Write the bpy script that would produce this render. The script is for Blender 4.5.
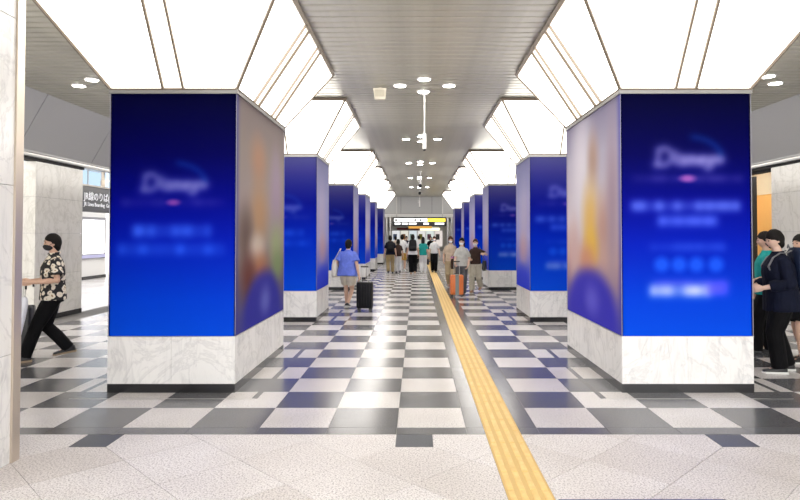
import bpy, bmesh, math, random
import numpy as np
from mathutils import Vector, Matrix
random.seed(7)
R = math.radians
sc = bpy.context.scene
C = sc.collection
for o in list(bpy.data.objects): bpy.data.objects.remove(o)

# ------------------------------------------------------------------ camera
F, HC, VX, VY, PITCH = 602.0, 1.68, 416.8, 235.2, 1.27
cd = bpy.data.cameras.new('camera'); cam = bpy.data.objects.new('camera', cd); C.objects.link(cam)
cam.location = (0, 0, HC); cam.rotation_euler = (R(90 + PITCH), 0, 0)
cd.sensor_width = 36; cd.lens = F/800*36; cd.clip_end = 300
cd.shift_x = -(VX-400)/800
cd.shift_y = -(250-(VY-F*math.tan(R(PITCH))))/800
sc.camera = cam
# ------------------------------------------------------------------ world + exposure
w = bpy.data.worlds.new('world'); sc.world = w; w.use_nodes = True
w.node_tree.nodes['Background'].inputs[0].default_value = (1.0, .985, .97, 1)
w.node_tree.nodes['Background'].inputs[1].default_value = 2.5
vs = sc.view_settings; vs.view_transform = 'Standard'; vs.look = 'None'; vs.gamma = 1; vs.use_curve_mapping = False
vs.exposure = 1.25
EMIT_PANEL = 2.3
EMIT_DOWN = 14.0

# ------------------------------------------------------------------ materials
MATS = {}
def mat(name, col=(.5,.5,.5), rough=.5, metal=0, emit=None, es=0, alpha=None, spec=None):
    if name in MATS: return MATS[name]
    m = bpy.data.materials.new(name); m.use_nodes = True
    b = m.node_tree.nodes['Principled BSDF']
    b.inputs['Base Color'].default_value = (*col, 1); b.inputs['Roughness'].default_value = rough
    b.inputs['Metallic'].default_value = metal
    if spec is not None: b.inputs['Specular IOR Level'].default_value = spec
    if emit: b.inputs['Emission Color'].default_value = (*emit, 1); b.inputs['Emission Strength'].default_value = es
    MATS[name] = m; return m
def nd(m, t, **kw):
    n = m.node_tree.nodes.new(t)
    for k, v in kw.items(): setattr(n, k, v)
    return n
def lk(m, a, b): m.node_tree.links.new(a, b)
def ramp(m, stops):
    n = nd(m, 'ShaderNodeValToRGB'); e = n.color_ramp.elements
    while len(e) < len(stops): e.new(.5)
    for i, (p, c) in enumerate(stops): e[i].position = p; e[i].color = (*c, 1)
    return n
def bsdf(m): return m.node_tree.nodes['Principled BSDF']
def noise(m, scale, detail=4, rough=.6, dist=0, vec=None):
    n = nd(m, 'ShaderNodeTexNoise'); n.inputs['Scale'].default_value = scale; n.inputs['Detail'].default_value = detail
    n.inputs['Roughness'].default_value = rough; n.inputs['Distortion'].default_value = dist
    if vec is not None: lk(m, vec, n.inputs['Vector'])
    return n
def mixc(m, a, b, fac, mode='MIX'):
    n = nd(m, 'ShaderNodeMix', data_type='RGBA', blend_type=mode)
    for s, v in ((6, a), (7, b), (0, fac)):
        if hasattr(v, 'is_output'): lk(m, v, n.inputs[s])
        elif s == 0: n.inputs[0].default_value = v
        else: n.inputs[s].default_value = (*v, 1)
    return n.outputs[2]
def pos(m): return nd(m, 'ShaderNodeNewGeometry').outputs['Position']
def bump(m, h, strength=.2, dist=.01):
    n = nd(m, 'ShaderNodeBump'); n.inputs['Strength'].default_value = strength; n.inputs['Distance'].default_value = dist
    lk(m, h, n.inputs['Height']); lk(m, n.outputs[0], bsdf(m).inputs['Normal'])

def granite(name, base, spk, lo, hi, rough, scale=75, island=False):
    m = mat(name, base, rough)
    p = pos(m)
    n = noise(m, scale, 5, .75, 0, p)
    r = ramp(m, [(lo, spk), (hi, base)]); lk(m, n.outputs[0], r.inputs[0])
    big = noise(m, 1.3, 2, .5, 0, p)
    rb = ramp(m, [(.3, (.86,.85,.84)), (.7, (1,1,1))]); lk(m, big.outputs[0], rb.inputs[0])
    c = mixc(m, r.outputs[0], rb.outputs[0], 1, 'MULTIPLY')
    rnd = nd(m, 'ShaderNodeNewGeometry').outputs['Random Per Island'] if island else nd(m, 'ShaderNodeObjectInfo').outputs['Random']
    rr = ramp(m, [(0, (.86,.84,.82)), (1, (1,1,1))]); lk(m, rnd, rr.inputs[0])
    c = mixc(m, c, rr.outputs[0], 1, 'MULTIPLY')
    lk(m, c, bsdf(m).inputs['Base Color'])
    return m
WG = dict(base=(.90,.875,.86), spk=(.36,.32,.32), lo=.35, hi=.51)
G_WHITE = granite('white_granite', rough=.24, **WG); G_WHITE_I = granite('white_granite_field', rough=.24, island=True, **WG)
G_ROUGH = granite('flamed_white_granite', (.92,.89,.88), (.30,.25,.26), .37, .52, .45)
DG = dict(base=(.165,.168,.176), spk=(.11,.11,.118), lo=.38, hi=.6)
G_DARK = granite('grey_granite', rough=.2, **DG); G_DARK_I = granite('grey_granite_field', rough=.2, island=True, **DG)
G_NAVY = granite('dark_slate', (.085,.09,.115), (.055,.06,.075), .38, .6, .35)
def marble(name, base, vein, rough=.18, s=1.0):
    m = mat(name, base, rough); p = pos(m)
    n = noise(m, 1.6*s, 8, .62, 1.6, p)
    r = ramp(m, [(.455, (1,1,1)), (.495, vein), (.53, (1,1,1))]); lk(m, n.outputs[0], r.inputs[0])
    mp = nd(m, 'ShaderNodeMapping'); mp.inputs['Rotation'].default_value = (.3, .75, .2); mp.inputs['Scale'].default_value = (6*s, 6*s, 1.3*s); lk(m, p, mp.inputs[0])
    n2 = noise(m, 1.5, 7, .7, .7, mp.outputs[0])
    r2 = ramp(m, [(.34, tuple(.5+.5*v for v in vein)), (.5, (1,1,1))]); lk(m, n2.outputs[0], r2.inputs[0])
    c = mixc(m, base, r.outputs[0], .42, 'MULTIPLY'); c = mixc(m, c, r2.outputs[0], .9, 'MULTIPLY')
    oi = nd(m, 'ShaderNodeObjectInfo').outputs['Random']
    rr = ramp(m, [(0, (.93,.93,.93)), (1, (1,1,1))]); lk(m, oi, rr.inputs[0])
    c = mixc(m, c, rr.outputs[0], 1, 'MULTIPLY')
    lk(m, c, bsdf(m).inputs['Base Color']); return m
MARBLE = marble('white_marble', (.80,.79,.78), (.62,.62,.64))
MARBLE_W = marble('cream_marble', (.72,.70,.65), (.70,.69,.66))
BLACKG = mat('black_granite', (.012,.012,.014), .2)
GROUT = mat('grout', (.28,.27,.26), .8)
STEEL = mat('brushed_steel', (.55,.54,.52), .32, .9)
CHAMP = mat('champagne_metal', (.62,.54,.45), .35, .75)
FRAME = mat('bronze_frame', (.20,.16,.12), .5, .2)
DARKGAP = mat('dark_gap', (.02,.02,.02), .8)
SLAT = mat('ceiling_slat_metal', (.47,.46,.41), .36, .45)
def _slat():
    m = SLAT; mp = nd(m, 'ShaderNodeMapping'); mp.inputs['Scale'].default_value = (2.2, .02, 1); lk(m, pos(m), mp.inputs[0])
    n = noise(m, 1, 4, .6, 0, mp.outputs[0]); r = ramp(m, [(.3, (.45,.44,.385)), (.7, (.56,.545,.48))]); lk(m, n.outputs[0], r.inputs[0])
    lk(m, r.outputs[0], bsdf(m).inputs['Base Color'])
_slat()
FASCIA = mat('grey_fascia_metal', (.42,.42,.42), .4, .2)
YELLOW = mat('tactile_yellow', (.80,.50,.10), .5)
def _yel():
    m = YELLOW; n = noise(m, 9, 5, .7, 0, pos(m)); r = ramp(m, [(.3, (.76,.50,.16)), (.65, (.90,.64,.24))]); lk(m, n.outputs[0], r.inputs[0]); lk(m, r.outputs[0], bsdf(m).inputs['Base Color'])
_yel()
YELLOW_SHADE = mat('tactile_yellow_shade', (.72,.48,.17), .6)  # darker yellow paints shade into the gaps between the tactile bars
PANEL = mat('lit_opal_acrylic', (.8,.8,.78), .4, 0, (1.0,.96,.90), EMIT_PANEL)
STRIP = mat('lit_opal_strip', (.8,.78,.74), .4, 0, (1.0,.93,.80), EMIT_PANEL*.42)
DOWN = mat('downlight_lens', (.9,.9,.9), .4, 0, (1,.97,.9), EMIT_DOWN)
WHITE = mat('white_paint', (.78,.77,.75), .45)
BEIGEP = mat('beige_plastic', (.66,.61,.50), .45)
BLACKP = mat('black_plastic', (.015,.015,.017), .38)
def _ad():
    m = mat('printed_poster_film', (.5,.5,.5), .5, spec=.03); a = nd(m, 'ShaderNodeAttribute'); a.attribute_name = 'Col'
    lk(m, a.outputs['Color'], bsdf(m).inputs['Base Color']); return m
AD = _ad()

# ------------------------------------------------------------------ helpers
def link(o, parent=None):
    C.objects.link(o)
    if parent is not None: o.parent = parent
    return o
def mobj(name, verts, faces, m, parent=None, smooth=False):
    me = bpy.data.meshes.new(name); me.from_pydata([tuple(v) for v in verts], [], faces)
    me.materials.append(m)
    if smooth: me.polygons.foreach_set('use_smooth', [True]*len(me.polygons))
    return link(bpy.data.objects.new(name, me), parent)
def inst(name, me, parent=None, loc=(0,0,0)):
    o = bpy.data.objects.new(name, me); o.location = loc; return link(o, parent)
def tag(o, label=None, cat=None, group=None, kind=None):
    if label: o['label'] = label
    if cat: o['category'] = cat
    if group: o['group'] = group
    if kind: o['kind'] = kind
    return o
def thing(name, label, cat, loc=(0,0,0), rz=0, group=None):
    o = bpy.data.objects.new(name, None); o.location = loc; o.rotation_euler = (0,0,rz); o.empty_display_size = .1
    link(o); return tag(o, label, cat, group)
class MB:
    def __init__(s): s.v = []; s.f = []
    def add(s, v, f):
        n = len(s.v); s.v += [Vector(p) for p in v]; s.f += [tuple(i+n for i in q) for q in f]; return s
    def box(s, x0, x1, y0, y1, z0, z1):
        return s.add([(x0,y0,z0),(x1,y0,z0),(x1,y1,z0),(x0,y1,z0),(x0,y0,z1),(x1,y0,z1),(x1,y1,z1),(x0,y1,z1)],
              [(0,3,2,1),(4,5,6,7),(0,1,5,4),(1,2,6,5),(2,3,7,6),(3,0,4,7)])
    def hexa(s, bot, top):
        return s.add(list(bot)+list(top), [(0,3,2,1),(4,5,6,7),(0,1,5,4),(1,2,6,5),(2,3,7,6),(3,0,4,7)])
    def bar(s, p, q, w, h=None, up=(0,0,1)):
        p = Vector(p); q = Vector(q); h = h or w; d = (q-p).normalized(); u = Vector(up)
        if abs(d.dot(u)) > .95: u = Vector((0,1,0))
        a = d.cross(u).normalized()*w/2; b = a.cross(d).normalized()*h/2
        return s.hexa([p-a-b, p+a-b, q+a-b, q-a-b], [p-a+b, p+a+b, q+a+b, q-a+b])
    def bevbox(s, x0, x1, y0, y1, z0, z1, b):
        bm = bmesh.new(); bmesh.ops.create_cube(bm, size=1)
        for v in bm.verts: v.co = Vector(((x0+x1)/2+v.co.x*(x1-x0), (y0+y1)/2+v.co.y*(y1-y0), (z0+z1)/2+v.co.z*(z1-z0)))
        bmesh.ops.bevel(bm, geom=bm.edges[:], offset=b, segments=3, affect='EDGES', profile=.5)
        bm.verts.index_update(); s.add([v.co.copy() for v in bm.verts], [tuple(v.index for v in f.verts) for f in bm.faces]); bm.free(); return s
    def poly(s, pts, z0, z1):
        n = len(pts); v = [(x,y,z0) for x,y in pts]+[(x,y,z1) for x,y in pts]
        return s.add(v, [tuple(range(n-1,-1,-1)), tuple(range(n,2*n))]+[(i,(i+1)%n,n+(i+1)%n,n+i) for i in range(n)])
    def tube(s, pts, rad, n=10, cap=True):
        pts = [Vector(p) for p in pts]
        if not isinstance(rad, (list, tuple)): rad = [rad]*len(pts)
        N = len(pts); d0 = (pts[1]-pts[0]).normalized(); u = Vector((0,0,1)) if abs(d0.z) < .9 else Vector((1,0,0))
        a = d0.cross(u).normalized(); v = []; 
        for i in range(N):
            d = (pts[min(i+1,N-1)]-pts[max(i-1,0)]).normalized(); a = (a-d*a.dot(d)).normalized(); b = d.cross(a)
            r = rad[i]; ra, rb = (r if isinstance(r, tuple) else (r, r))
            v += [pts[i]+a*math.cos(2*math.pi*k/n)*ra+b*math.sin(2*math.pi*k/n)*rb for k in range(n)]
        f = [(i*n+k, i*n+(k+1)%n, (i+1)*n+(k+1)%n, (i+1)*n+k) for i in range(N-1) for k in range(n)]
        if cap: f += [tuple(range(n-1,-1,-1)), tuple((N-1)*n+k for k in range(n))]
        return s.add(v, f)
    def ball(s, c, r, rot=None, n=14, fn=None):
        if not isinstance(r, (tuple, list)): r = (r, r, r)
        c = Vector(c); m = n//2+1; v = [];
        for i in range(1, m):
            t = math.pi*i/m
            for k in range(n):
                p = 2*math.pi*k/n; v.append(Vector((math.sin(t)*math.cos(p), math.sin(t)*math.sin(p), math.cos(t))))
        v += [Vector((0,0,1)), Vector((0,0,-1))]
        out = []
        for d in v:
            k = fn(d) if fn else 1
            q = Vector((d.x*r[0], d.y*r[1], d.z*r[2]))*k
            if rot is not None: q = rot @ q
            out.append(c+q)
        M = m-1; T = M*n; B = T+1
        f = [(i*n+k, (i+1)*n+k, (i+1)*n+(k+1)%n, i*n+(k+1)%n) for i in range(M-1) for k in range(n)]
        f += [(T, k, (k+1)%n) for k in range(n)]+[(B, (M-1)*n+(k+1)%n, (M-1)*n+k) for k in range(n)]
        return s.add(out, f)
    def loft(s, rings, n=20, pw=2.4, xf=None):
        v = []
        for (x, y, z, rx, ry) in rings:
            for k in range(n):
                t = 2*math.pi*k/n; c, q = math.cos(t), math.sin(t)
                p = Vector((x+rx*math.copysign(abs(c)**(2/pw), c), y+ry*math.copysign(abs(q)**(2/pw), q), z))
                v.append(xf(p) if xf else p)
        N = len(rings)
        f = [(i*n+k, i*n+(k+1)%n, (i+1)*n+(k+1)%n, (i+1)*n+k) for i in range(N-1) for k in range(n)]
        f += [tuple(range(n-1,-1,-1)), tuple((N-1)*n+k for k in range(n))]
        return s.add(v, f)
    def build(s, name, m, parent=None, smooth=False): return mobj(name, s.v, s.f, m, parent, smooth)
    def fuse(s, name, m, parent=None, voxel=.012, it=2, fac=.5):
        o = mobj('tmp', s.v, s.f, m)
        bm = bmesh.new(); bm.from_mesh(o.data); bmesh.ops.recalc_face_normals(bm, faces=bm.faces[:]); bm.to_mesh(o.data); bm.free()
        r = o.modifiers.new('r', 'REMESH'); r.mode = 'VOXEL'; r.voxel_size = voxel; r.use_smooth_shade = True
        if it: q = o.modifiers.new('s', 'SMOOTH'); q.iterations = it; q.factor = fac
        dg = bpy.context.evaluated_depsgraph_get(); me = bpy.data.meshes.new_from_object(o.evaluated_get(dg))
        me.name = name; me.materials.clear(); me.materials.append(m)
        old = o.data; bpy.data.objects.remove(o); bpy.data.meshes.remove(old)
        return link(bpy.data.objects.new(name, me), parent)
def bx(name, x0, x1, y0, y1, z0, z1, m, parent=None): return MB().box(x0,x1,y0,y1,z0,z1).build(name, m, parent)

# ================================================================== FLOOR
YB, Y0, T, XA, XLANE, XR = 5.118, 5.298, .6, -.173, .427, 1.045
YEND = 39.7
floor = bx('floor', -16, 12, -6, 66, -.12, -.004, GROUT); tag(floor, 'grey and white granite chequered concourse floor', None, None, 'structure')
GAP = .0022
def tilemesh(name, wx, wy, m, zt=0.0):
    b = MB().bevbox(-wx/2+GAP, wx/2-GAP, -wy/2+GAP, wy/2-GAP, -.02, zt, .0012) if False else MB().box(-wx/2+GAP, wx/2-GAP, -wy/2+GAP, wy/2-GAP, -.02, zt)
    me = bpy.data.meshes.new(name); me.from_pydata([tuple(v) for v in b.v], [], b.f); me.materials.append(m); return me
tw = tilemesh('white_tile', T, T, G_WHITE); td = tilemesh('grey_tile', T, T, G_DARK)
tiles = []
nrow = int((YEND+.3-Y0)/T)
colx = [(XA-T*k+T/2, k) for k in range(0, 12)] + [(XR+T*k+T/2, k+2) for k in range(0, 11)]
for x, k in colx:
    kk = k if x < XLANE else k
    for r in range(nrow):
        y = Y0+T*(r+.5)
        white = (k+r) % 2 == 0
        tiles.append((x, y, white))
def vis(x, y):
    px = VX+F*x/y; return -30 < px < 830
tiles.sort(key=lambda t: (0 if vis(t[0], t[1]) else 1, t[1]))
for x, y, wh in tiles[:300]:
    inst('white_granite_tile' if wh else 'grey_granite_tile', tw if wh else td, floor, (x, y, 0))
for wh in (True, False):
    b = MB()
    for x, y, q in tiles[300:]:
        if q == wh: b.box(x-T/2+GAP, x+T/2-GAP, y-T/2+GAP, y+T/2-GAP, -.02, 0)
    tag(b.build('white_granite_tile_field' if wh else 'grey_granite_tile_field', G_WHITE_I if wh else G_DARK_I, floor), kind='stuff')
# dark lane either side of the tactile strip, border strip
TX0, TX1 = .582, .882
for (a, b_) in ((XLANE, TX0), (TX1, XR)):
    me = tilemesh('lane_tile', b_-a, T, G_DARK)
    for r in range(-1, nrow):
        y0 = Y0+T*r if r >= 0 else None
        if r < 0: continue
        inst('lane_edge_tile', me, floor, ((a+b_)/2, y0+T/2, 0))
mb_ = tilemesh('border_tile', T, Y0-YB, G_DARK)
for x, k in colx: inst('border_tile', mb_, floor, (x, (YB+Y0)/2, 0))
for (a, b_) in ((XLANE, TX0), (TX1, XR)):
    inst('border_tile', tilemesh('border_tile_short', b_-a, Y0-YB, G_DARK), floor, ((a+b_)/2, (YB+Y0)/2, 0))
# tactile blocks, each 30 cm with four bars
b = MB().box(-.15+.001, .15-.001, -.15+.001, .15-.001, -.02, .002)
for i in range(4):
    x = -.15+.0375+.075*i
    b.hexa([(x-.021,-.144,.002),(x+.021,-.144,.002),(x+.021,.144,.002),(x-.021,.144,.002)], [(x-.016,-.14,.007),(x+.016,-.14,.007),(x+.016,.14,.007),(x-.016,.14,.007)])
tb = bpy.data.meshes.new('tactile_block'); tb.from_pydata([tuple(v) for v in b.v], [], b.f); tb.materials.append(YELLOW_SHADE); tb.materials.append(YELLOW)
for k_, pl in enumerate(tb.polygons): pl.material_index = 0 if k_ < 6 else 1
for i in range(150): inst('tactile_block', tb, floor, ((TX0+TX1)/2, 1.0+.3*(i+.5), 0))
# diagonal white granite in the cross hall, notched round small dark squares
LS = .866; SC, DC = 4.945, 4.985
def clip(poly, a, b_, c):            # keep a*x+b*y <= c
    out = []
    for i in range(len(poly)):
        p, q = poly[i], poly[(i+1) % len(poly)]; dp = a*p[0]+b_*p[1]-c; dq = a*q[0]+b_*q[1]-c
        if dp <= 0: out.append(p)
        if dp*dq < 0: t = dp/(dp-dq); out.append((p[0]+(q[0]-p[0])*t, p[1]+(q[1]-p[1])*t))
    return out
sqs = []
for i in range(-5, 6):
    for j in range(-5, 6):
        s_, d_ = SC+LS*3*i, DC+LS*3*j; x, y = (s_-d_)/2, (s_+d_)/2
        if y < 5.0 and y > -1 and -8 < x < 8: sqs.append((x, y))
far_diag = MB()
for i in range(-16, 17):
    for j in range(-16, 17):
        s0, s1, d0, d1 = SC+LS*i, SC+LS*(i+1), DC+LS*j, DC+LS*(j+1)
        P = [((s-d)/2, (s+d)/2) for s, d in ((s0,d0),(s1,d0),(s1,d1),(s0,d1))]
        cx, cy = (s0+s1-d0-d1)/4, (s0+s1+d0+d1)/4
        if cy > 5.7 or cy < -1.5 or abs(cx) > 8: continue
        for sx in (-1, 1):
            pass
        g = GAP*1.4
        P = clip(P, 1, 1, s1-g); P = clip(P, -1, -1, -(s0+g)); P = clip(P, -1, 1, d1-g); P = clip(P, 1, -1, -(d0+g))
        P = clip(P, 0, 1, YB-GAP) if P else P
        for (qx, qy) in sqs:
            if not P: break
            dx, dy = cx-qx, cy-qy
            if abs(dx)+abs(dy) < .75:
                if abs(dx) > abs(dy): P = clip(P, -math.copysign(1, dx), 0, -math.copysign(1, dx)*qx-.15-GAP)
                else: P = clip(P, 0, -math.copysign(1, dy), -math.copysign(1, dy)*qy-.15-GAP)
        # tactile strip runs through: split
        for side in (0, 1):
            Q = clip(P, 1, 0, TX0-GAP) if side == 0 else clip(P, -1, 0, -(TX1+GAP))
            if len(Q) < 3: continue
            ar = abs(sum(Q[k][0]*Q[(k+1)%len(Q)][1]-Q[(k+1)%len(Q)][0]*Q[k][1] for k in range(len(Q))))/2
            if ar < .004: continue
            if cy > 3.2 and abs(cx) < 4.2: MB().poly(Q, -.02, 0).build('diagonal_granite_tile', G_ROUGH, floor)
            else: far_diag.poly(Q, -.02, 0)
tag(far_diag.build('diagonal_granite_tile_field', G_ROUGH, floor), kind='stuff')
for (x, y) in sqs:
    if abs(x-.73) < .35: continue
    if abs(x-1.27) < .2 and 3 < y < 4: continue
    bx('slate_square_tile', x-.15+GAP, x+.15-GAP, y-.15+GAP, y+.15-GAP, -.02, 0, G_NAVY, floor)
# steel framed floor hatch at the lower edge of view
ht = thing('floor_hatch', 'steel-rimmed floor hatch filled with white granite beside the yellow strip', 'hatch', (1.43, 3.52, 0))
b = MB()
for (x0,x1,y0,y1) in ((-.53,.53,.33,.345),(-.53,.53,-.345,-.33),(-.53,-.515,-.345,.345),(.515,.53,-.345,.345),(-.008,.008,-.345,.345)): b.box(x0,x1,y0,y1,0.0005,.003)
b.build('rim', mat('blue_steel', (.12,.12,.22), .35, .6), ht)
for s in (-1, 1): bx('granite_infill', s*.262-.25, s*.262+.25, -.328, .328, .0004, .002, G_ROUGH, ht)
# white side-hall floor beyond the left pillars
b = MB()
for i in range(14):
    for j in range(40):
        x1 = XA-T*12-T*i
        if x1 < -15.5: break
        y = Y0+T*j; b.box(x1-T+GAP, x1-GAP, y+GAP, y+T-GAP, -.02, 0)
tag(b.build('white_granite_tile_field', G_WHITE_I, floor), kind='stuff')
b = MB()
for j in range(30):
    for i in range(-6, 7): b.box(.1+i*.9+GAP-.45, .1+i*.9-GAP+.45, YEND+.4+j*.9+GAP, YEND+.4+j*.9+.9-GAP, -.02, 0)
tag(b.build('far_passage_tile_field', G_WHITE_I, floor), kind='stuff')

# ================================================================== CEILING
ZC, XCL, XCR = 4.22, -6.66, 6.88
ceil = bx('ceiling', XCL-.3, XCR+.3, -2.5, YEND+.05, ZC+.03, ZC+.1, mat('ceiling_void', (.10,.095,.085), .8)); tag(ceil, 'beige metal slat ceiling', None, None, 'structure')
P_ = .18
b = MB(); x0, x1 = XCL, XCR
pr = [(-.076,.028),(-.074,.008),(-.062,0),(.062,0),(.074,.008),(.076,.028)]
v = [(x0,y,z) for y,z in pr]+[(x1,y,z) for y,z in pr]
b.add(v, [(i,i+1,7+i,6+i) for i in range(5)]+[(0,6,11,5)])
sm = bpy.data.meshes.new('ceiling_slat'); sm.from_pydata([tuple(q) for q in b.v], [], b.f); sm.materials.append(SLAT)
ns = int((YEND+2.4)/P_)
for i in range(ns): inst('ceiling_slat', sm, ceil, (0, -2.4+P_*(i+.5), ZC))

# ================================================================== posters (flat print, colours per vertex)
def srgb(a): a = np.clip(a, 0, 1); return np.where(a <= .04045, a/12.92, ((a+.055)/1.055)**2.4)
def blur(a, s):
    if s <= 0: return a
    n = int(3*s)+1; k = np.exp(-.5*(np.arange(-n, n+1)/s)**2); k /= k.sum()
    for ax in (0, 1):
        p = np.pad(a, [(n, n) if i == ax else (0, 0) for i in range(a.ndim)], mode='edge')
        a = sum(k[i]*np.take(p, np.arange(i, i+a.shape[ax]), axis=ax) for i in range(2*n+1))
    return a
def stroke(mask, pts, r, val=1.0):
    H, W = mask.shape; yy, xx = np.mgrid[0:H, 0:W]
    for (ax, ay), (bx_, by) in zip(pts[:-1], pts[1:]):
        dx, dy = bx_-ax, by-ay; L = dx*dx+dy*dy+1e-9
        t = np.clip(((xx-ax)*dx+(yy-ay)*dy)/L, 0, 1); d = np.hypot(xx-ax-t*dx, yy-ay-t*dy)
        mask[:] = np.maximum(mask, val*np.clip(r+.5-d, 0, 1))
WORD = [  # letter strokes in a 70 x 24 box
    [(8,3),(16,1),(22,6),(22,13),(16,19),(5,19),(8,16),(9,5)], [(27,10),(27,18)], [(27,5),(27,6)],
    [(36,10),(32,10),(32,13),(36,15),(35,18),(31,18)], [(40,18),(40,10),(44,10),(45,18)],
    [(49,14),(54,13),(52,10),(49,11),(49,17),(53,18)], [(57,10),(58,16),(62,15)], [(63,9),(61,20),(57,23),(55,21)],
    [(69,9),(69,17)], [(65,13),(73,13)]]
def wordmark(img, x, y, col, k=1.0, a=1.0):
    m = np.zeros(img.shape[:2])
    for L in WORD: stroke(m, [(x+p*k, y+q*k) for p, q in L], 1.5*k)
    m2 = np.zeros_like(m)
    stroke(m2, [(x+(38+34*math.sin(t))*k, y+(14-24*math.cos(t))*k) for t in np.linspace(.1, 1.35, 12)], .9*k)
    m = blur(m, 3.6*k)*a*1.15; m2 = blur(m2, 3.0*k)*a
    img += (np.array(col)-img)*np.clip(m*1.0, 0, .8)[..., None]
    img += (np.array((.05,.35,.75))-img)*np.clip(m2*1.0, 0, .8)[..., None]
def row(img, x0, x1, y, h, col, a, seed, gaps=.25, s=3.4):
    rg = np.random.RandomState(seed); m = np.zeros(img.shape[:2]); x = x0
    while x < x1:
        w_ = h*(.7+.5*rg.rand()); v_ = 1 if rg.rand() > gaps else .45
        m[int(y-h/2):int(y+h/2)+1, int(x):int(min(x+w_*.82, x1))+1] = v_*(.75+.25*rg.rand()); x += w_
    m = blur(m, s)*a; img += (np.array(col)-img)*np.clip(m, 0, 1)[..., None]
def disc(img, x, y, rx, ry, col, a, s):
    yy, xx = np.mgrid[0:img.shape[0], 0:img.shape[1]]; d = np.hypot((xx-x)/rx, (yy-y)/ry)
    m = np.clip((1+s-d)/(2*s), 0, 1); m = m*m*(3-2*m)*a; img += (np.array(col)-img)*m[..., None]
def vgrad(H, W, stops):
    t = np.linspace(0, 1, H); return np.stack([np.interp(t, [q[0] for q in stops], [q[1][c] for q in stops]) for c in range(3)], -1)[:, None, :].repeat(W, 1)
BLUES = [(0, (0,0,.15)), (.25, (0,0,.30)), (.45, (0,.02,.50)), (.62, (0,.10,.66)), (.85, (0,.22,.78)), (1, (.01,.27,.82))]
def front_left():
    W, H = 124, 243; a = vgrad(H, W, BLUES)
    wordmark(a, 26, 79, (.52,.52,.80), .95)
    row(a, 12, 112, 109, 4, (.40,.36,.72), .6, 3, .6); disc(a, 62, 109, 6, 3, (.62,.30,.66), .7, .8)
    row(a, 23, 98, 138, 11, (.24,.42,.98), .85, 4); row(a, 9, 112, 156, 10, (.20,.40,.98), .8, 5, .5)
    return a
def front_right():
    W, H = 128, 243; a = vgrad(H, W, BLUES)
    wordmark(a, 28, 53, (.60,.58,.85), 1.0)
    row(a, 12, 118, 85, 4, (.45,.40,.75), .6, 6, .6); disc(a, 65, 85, 7, 3.5, (.66,.36,.70), .8, .8)
    row(a, 10, 116, 113, 9, (.42,.52,.98), .85, 7, .1); row(a, 36, 94, 128, 9, (.36,.46,.98), .8, 8, .1)
    row(a, 29, 101, 154, 5, (.28,.40,.92), .6, 9, .4)
    for x in (39, 56, 73, 92): disc(a, x, 171, 7, 7, (.12,.36,.93), .75, .75)
    row(a, 29, 104, 189, 4, (.45,.35,.98), .6, 10)
    row(a, 28, 86, 197, 10, (.80,.82,.98), .95, 21, .1); row(a, 84, 104, 196, 11, (.42,.36,1.0), .85, 22, .1)
    return a
def side_left():
    W, H = 120, 130; a = vgrad(H, W, [(0,(.52,.47,.47)), (.2,(.60,.55,.53)), (.45,(.66,.60,.60)), (.62,(.64,.60,.58)), (.75,(.50,.44,.45)), (1,(.28,.28,.62))])
    for x,y,rx,ry,c,s in ((48,30,16,12,(.72,.55,.45),.9),(95,45,14,22,(.66,.58,.68),.9),(50,62,18,16,(.74,.58,.44),.9),(20,75,14,14,(.44,.36,.34),.9),
        (45,84,16,8,(.86,.80,.76),.8),(96,82,16,12,(.64,.68,.52),.9),(52,98,18,10,(.72,.46,.32),.9),(26,100,14,12,(.45,.26,.24),.9),(100,96,14,9,(.52,.60,.42),.9)): disc(a,x,y,rx,ry,c,.95,s)
    disc(a, 62, 124, 46, 26, (.20,.20,.66), .95, .22); disc(a, 66, 117, 12, 8, (.46,.48,.84), .8, .9)
    a[:, :8] += (np.array((.25,.25,.62))-a[:, :8])*np.linspace(.9, 0, 8)[None, :, None]
    return blur(a, 1.6)*.88
def side_right():
    W, H = 120, 130; a = vgrad(H, W, [(0,(.50,.48,.58)), (.2,(.66,.64,.72)), (.5,(.78,.74,.78)), (.7,(.74,.62,.60)), (.8,(.60,.50,.58)), (1,(.28,.28,.70))])
    for x,y,rx,ry,c,s in ((40,40,22,40,(.82,.80,.84),.9),(66,28,10,14,(.66,.55,.50),.9),(60,66,16,20,(.84,.68,.38),.9),(62,82,14,10,(.86,.70,.28),.8),(88,70,14,16,(.70,.56,.52),.9),
        (50,92,18,10,(.78,.56,.46),.9),(20,88,12,20,(.78,.66,.66),.9),(104,60,10,40,(.62,.54,.60),.9)): disc(a,x,y,rx,ry,c,.95,s)
    disc(a, 58, 124, 54, 27, (.22,.20,.72), .95, .22); disc(a, 62, 116, 14, 8, (.44,.42,.86), .7, .9)
    a[:, -8:] += (np.array((.25,.25,.65))-a[:, -8:])*np.linspace(0, .9, 8)[None, :, None]
    return blur(a, 1.6)
def side_far(flip):
    W, H = 30, 90; a = vgrad(H, W, [(0,(.42,.42,.58)), (.3,(.56,.56,.74)), (.6,(.58,.60,.84)), (.8,(.40,.42,.80)), (1,(.20,.30,.80))])
    disc(a, 12, 46, 9, 22, (.74,.66,.72), .6, .9); disc(a, 14, 62, 8, 9, (.80,.58,.52), .5, .9); disc(a, 15, 84, 16, 10, (.12,.20,.80), .8, .5)
    return blur(a[:, ::-1] if flip else a, 1.2)
FR_L, FR_R = front_left(), front_right(); SD_L, SD_R = side_left(), side_right()
FAR_BL = [(0, (.30,.30,.52)), (.12, (.20,.20,.50)), (.35, (.03,.07,.52)), (.6, (0,.14,.70)), (1, (.03,.28,.84))]
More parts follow.
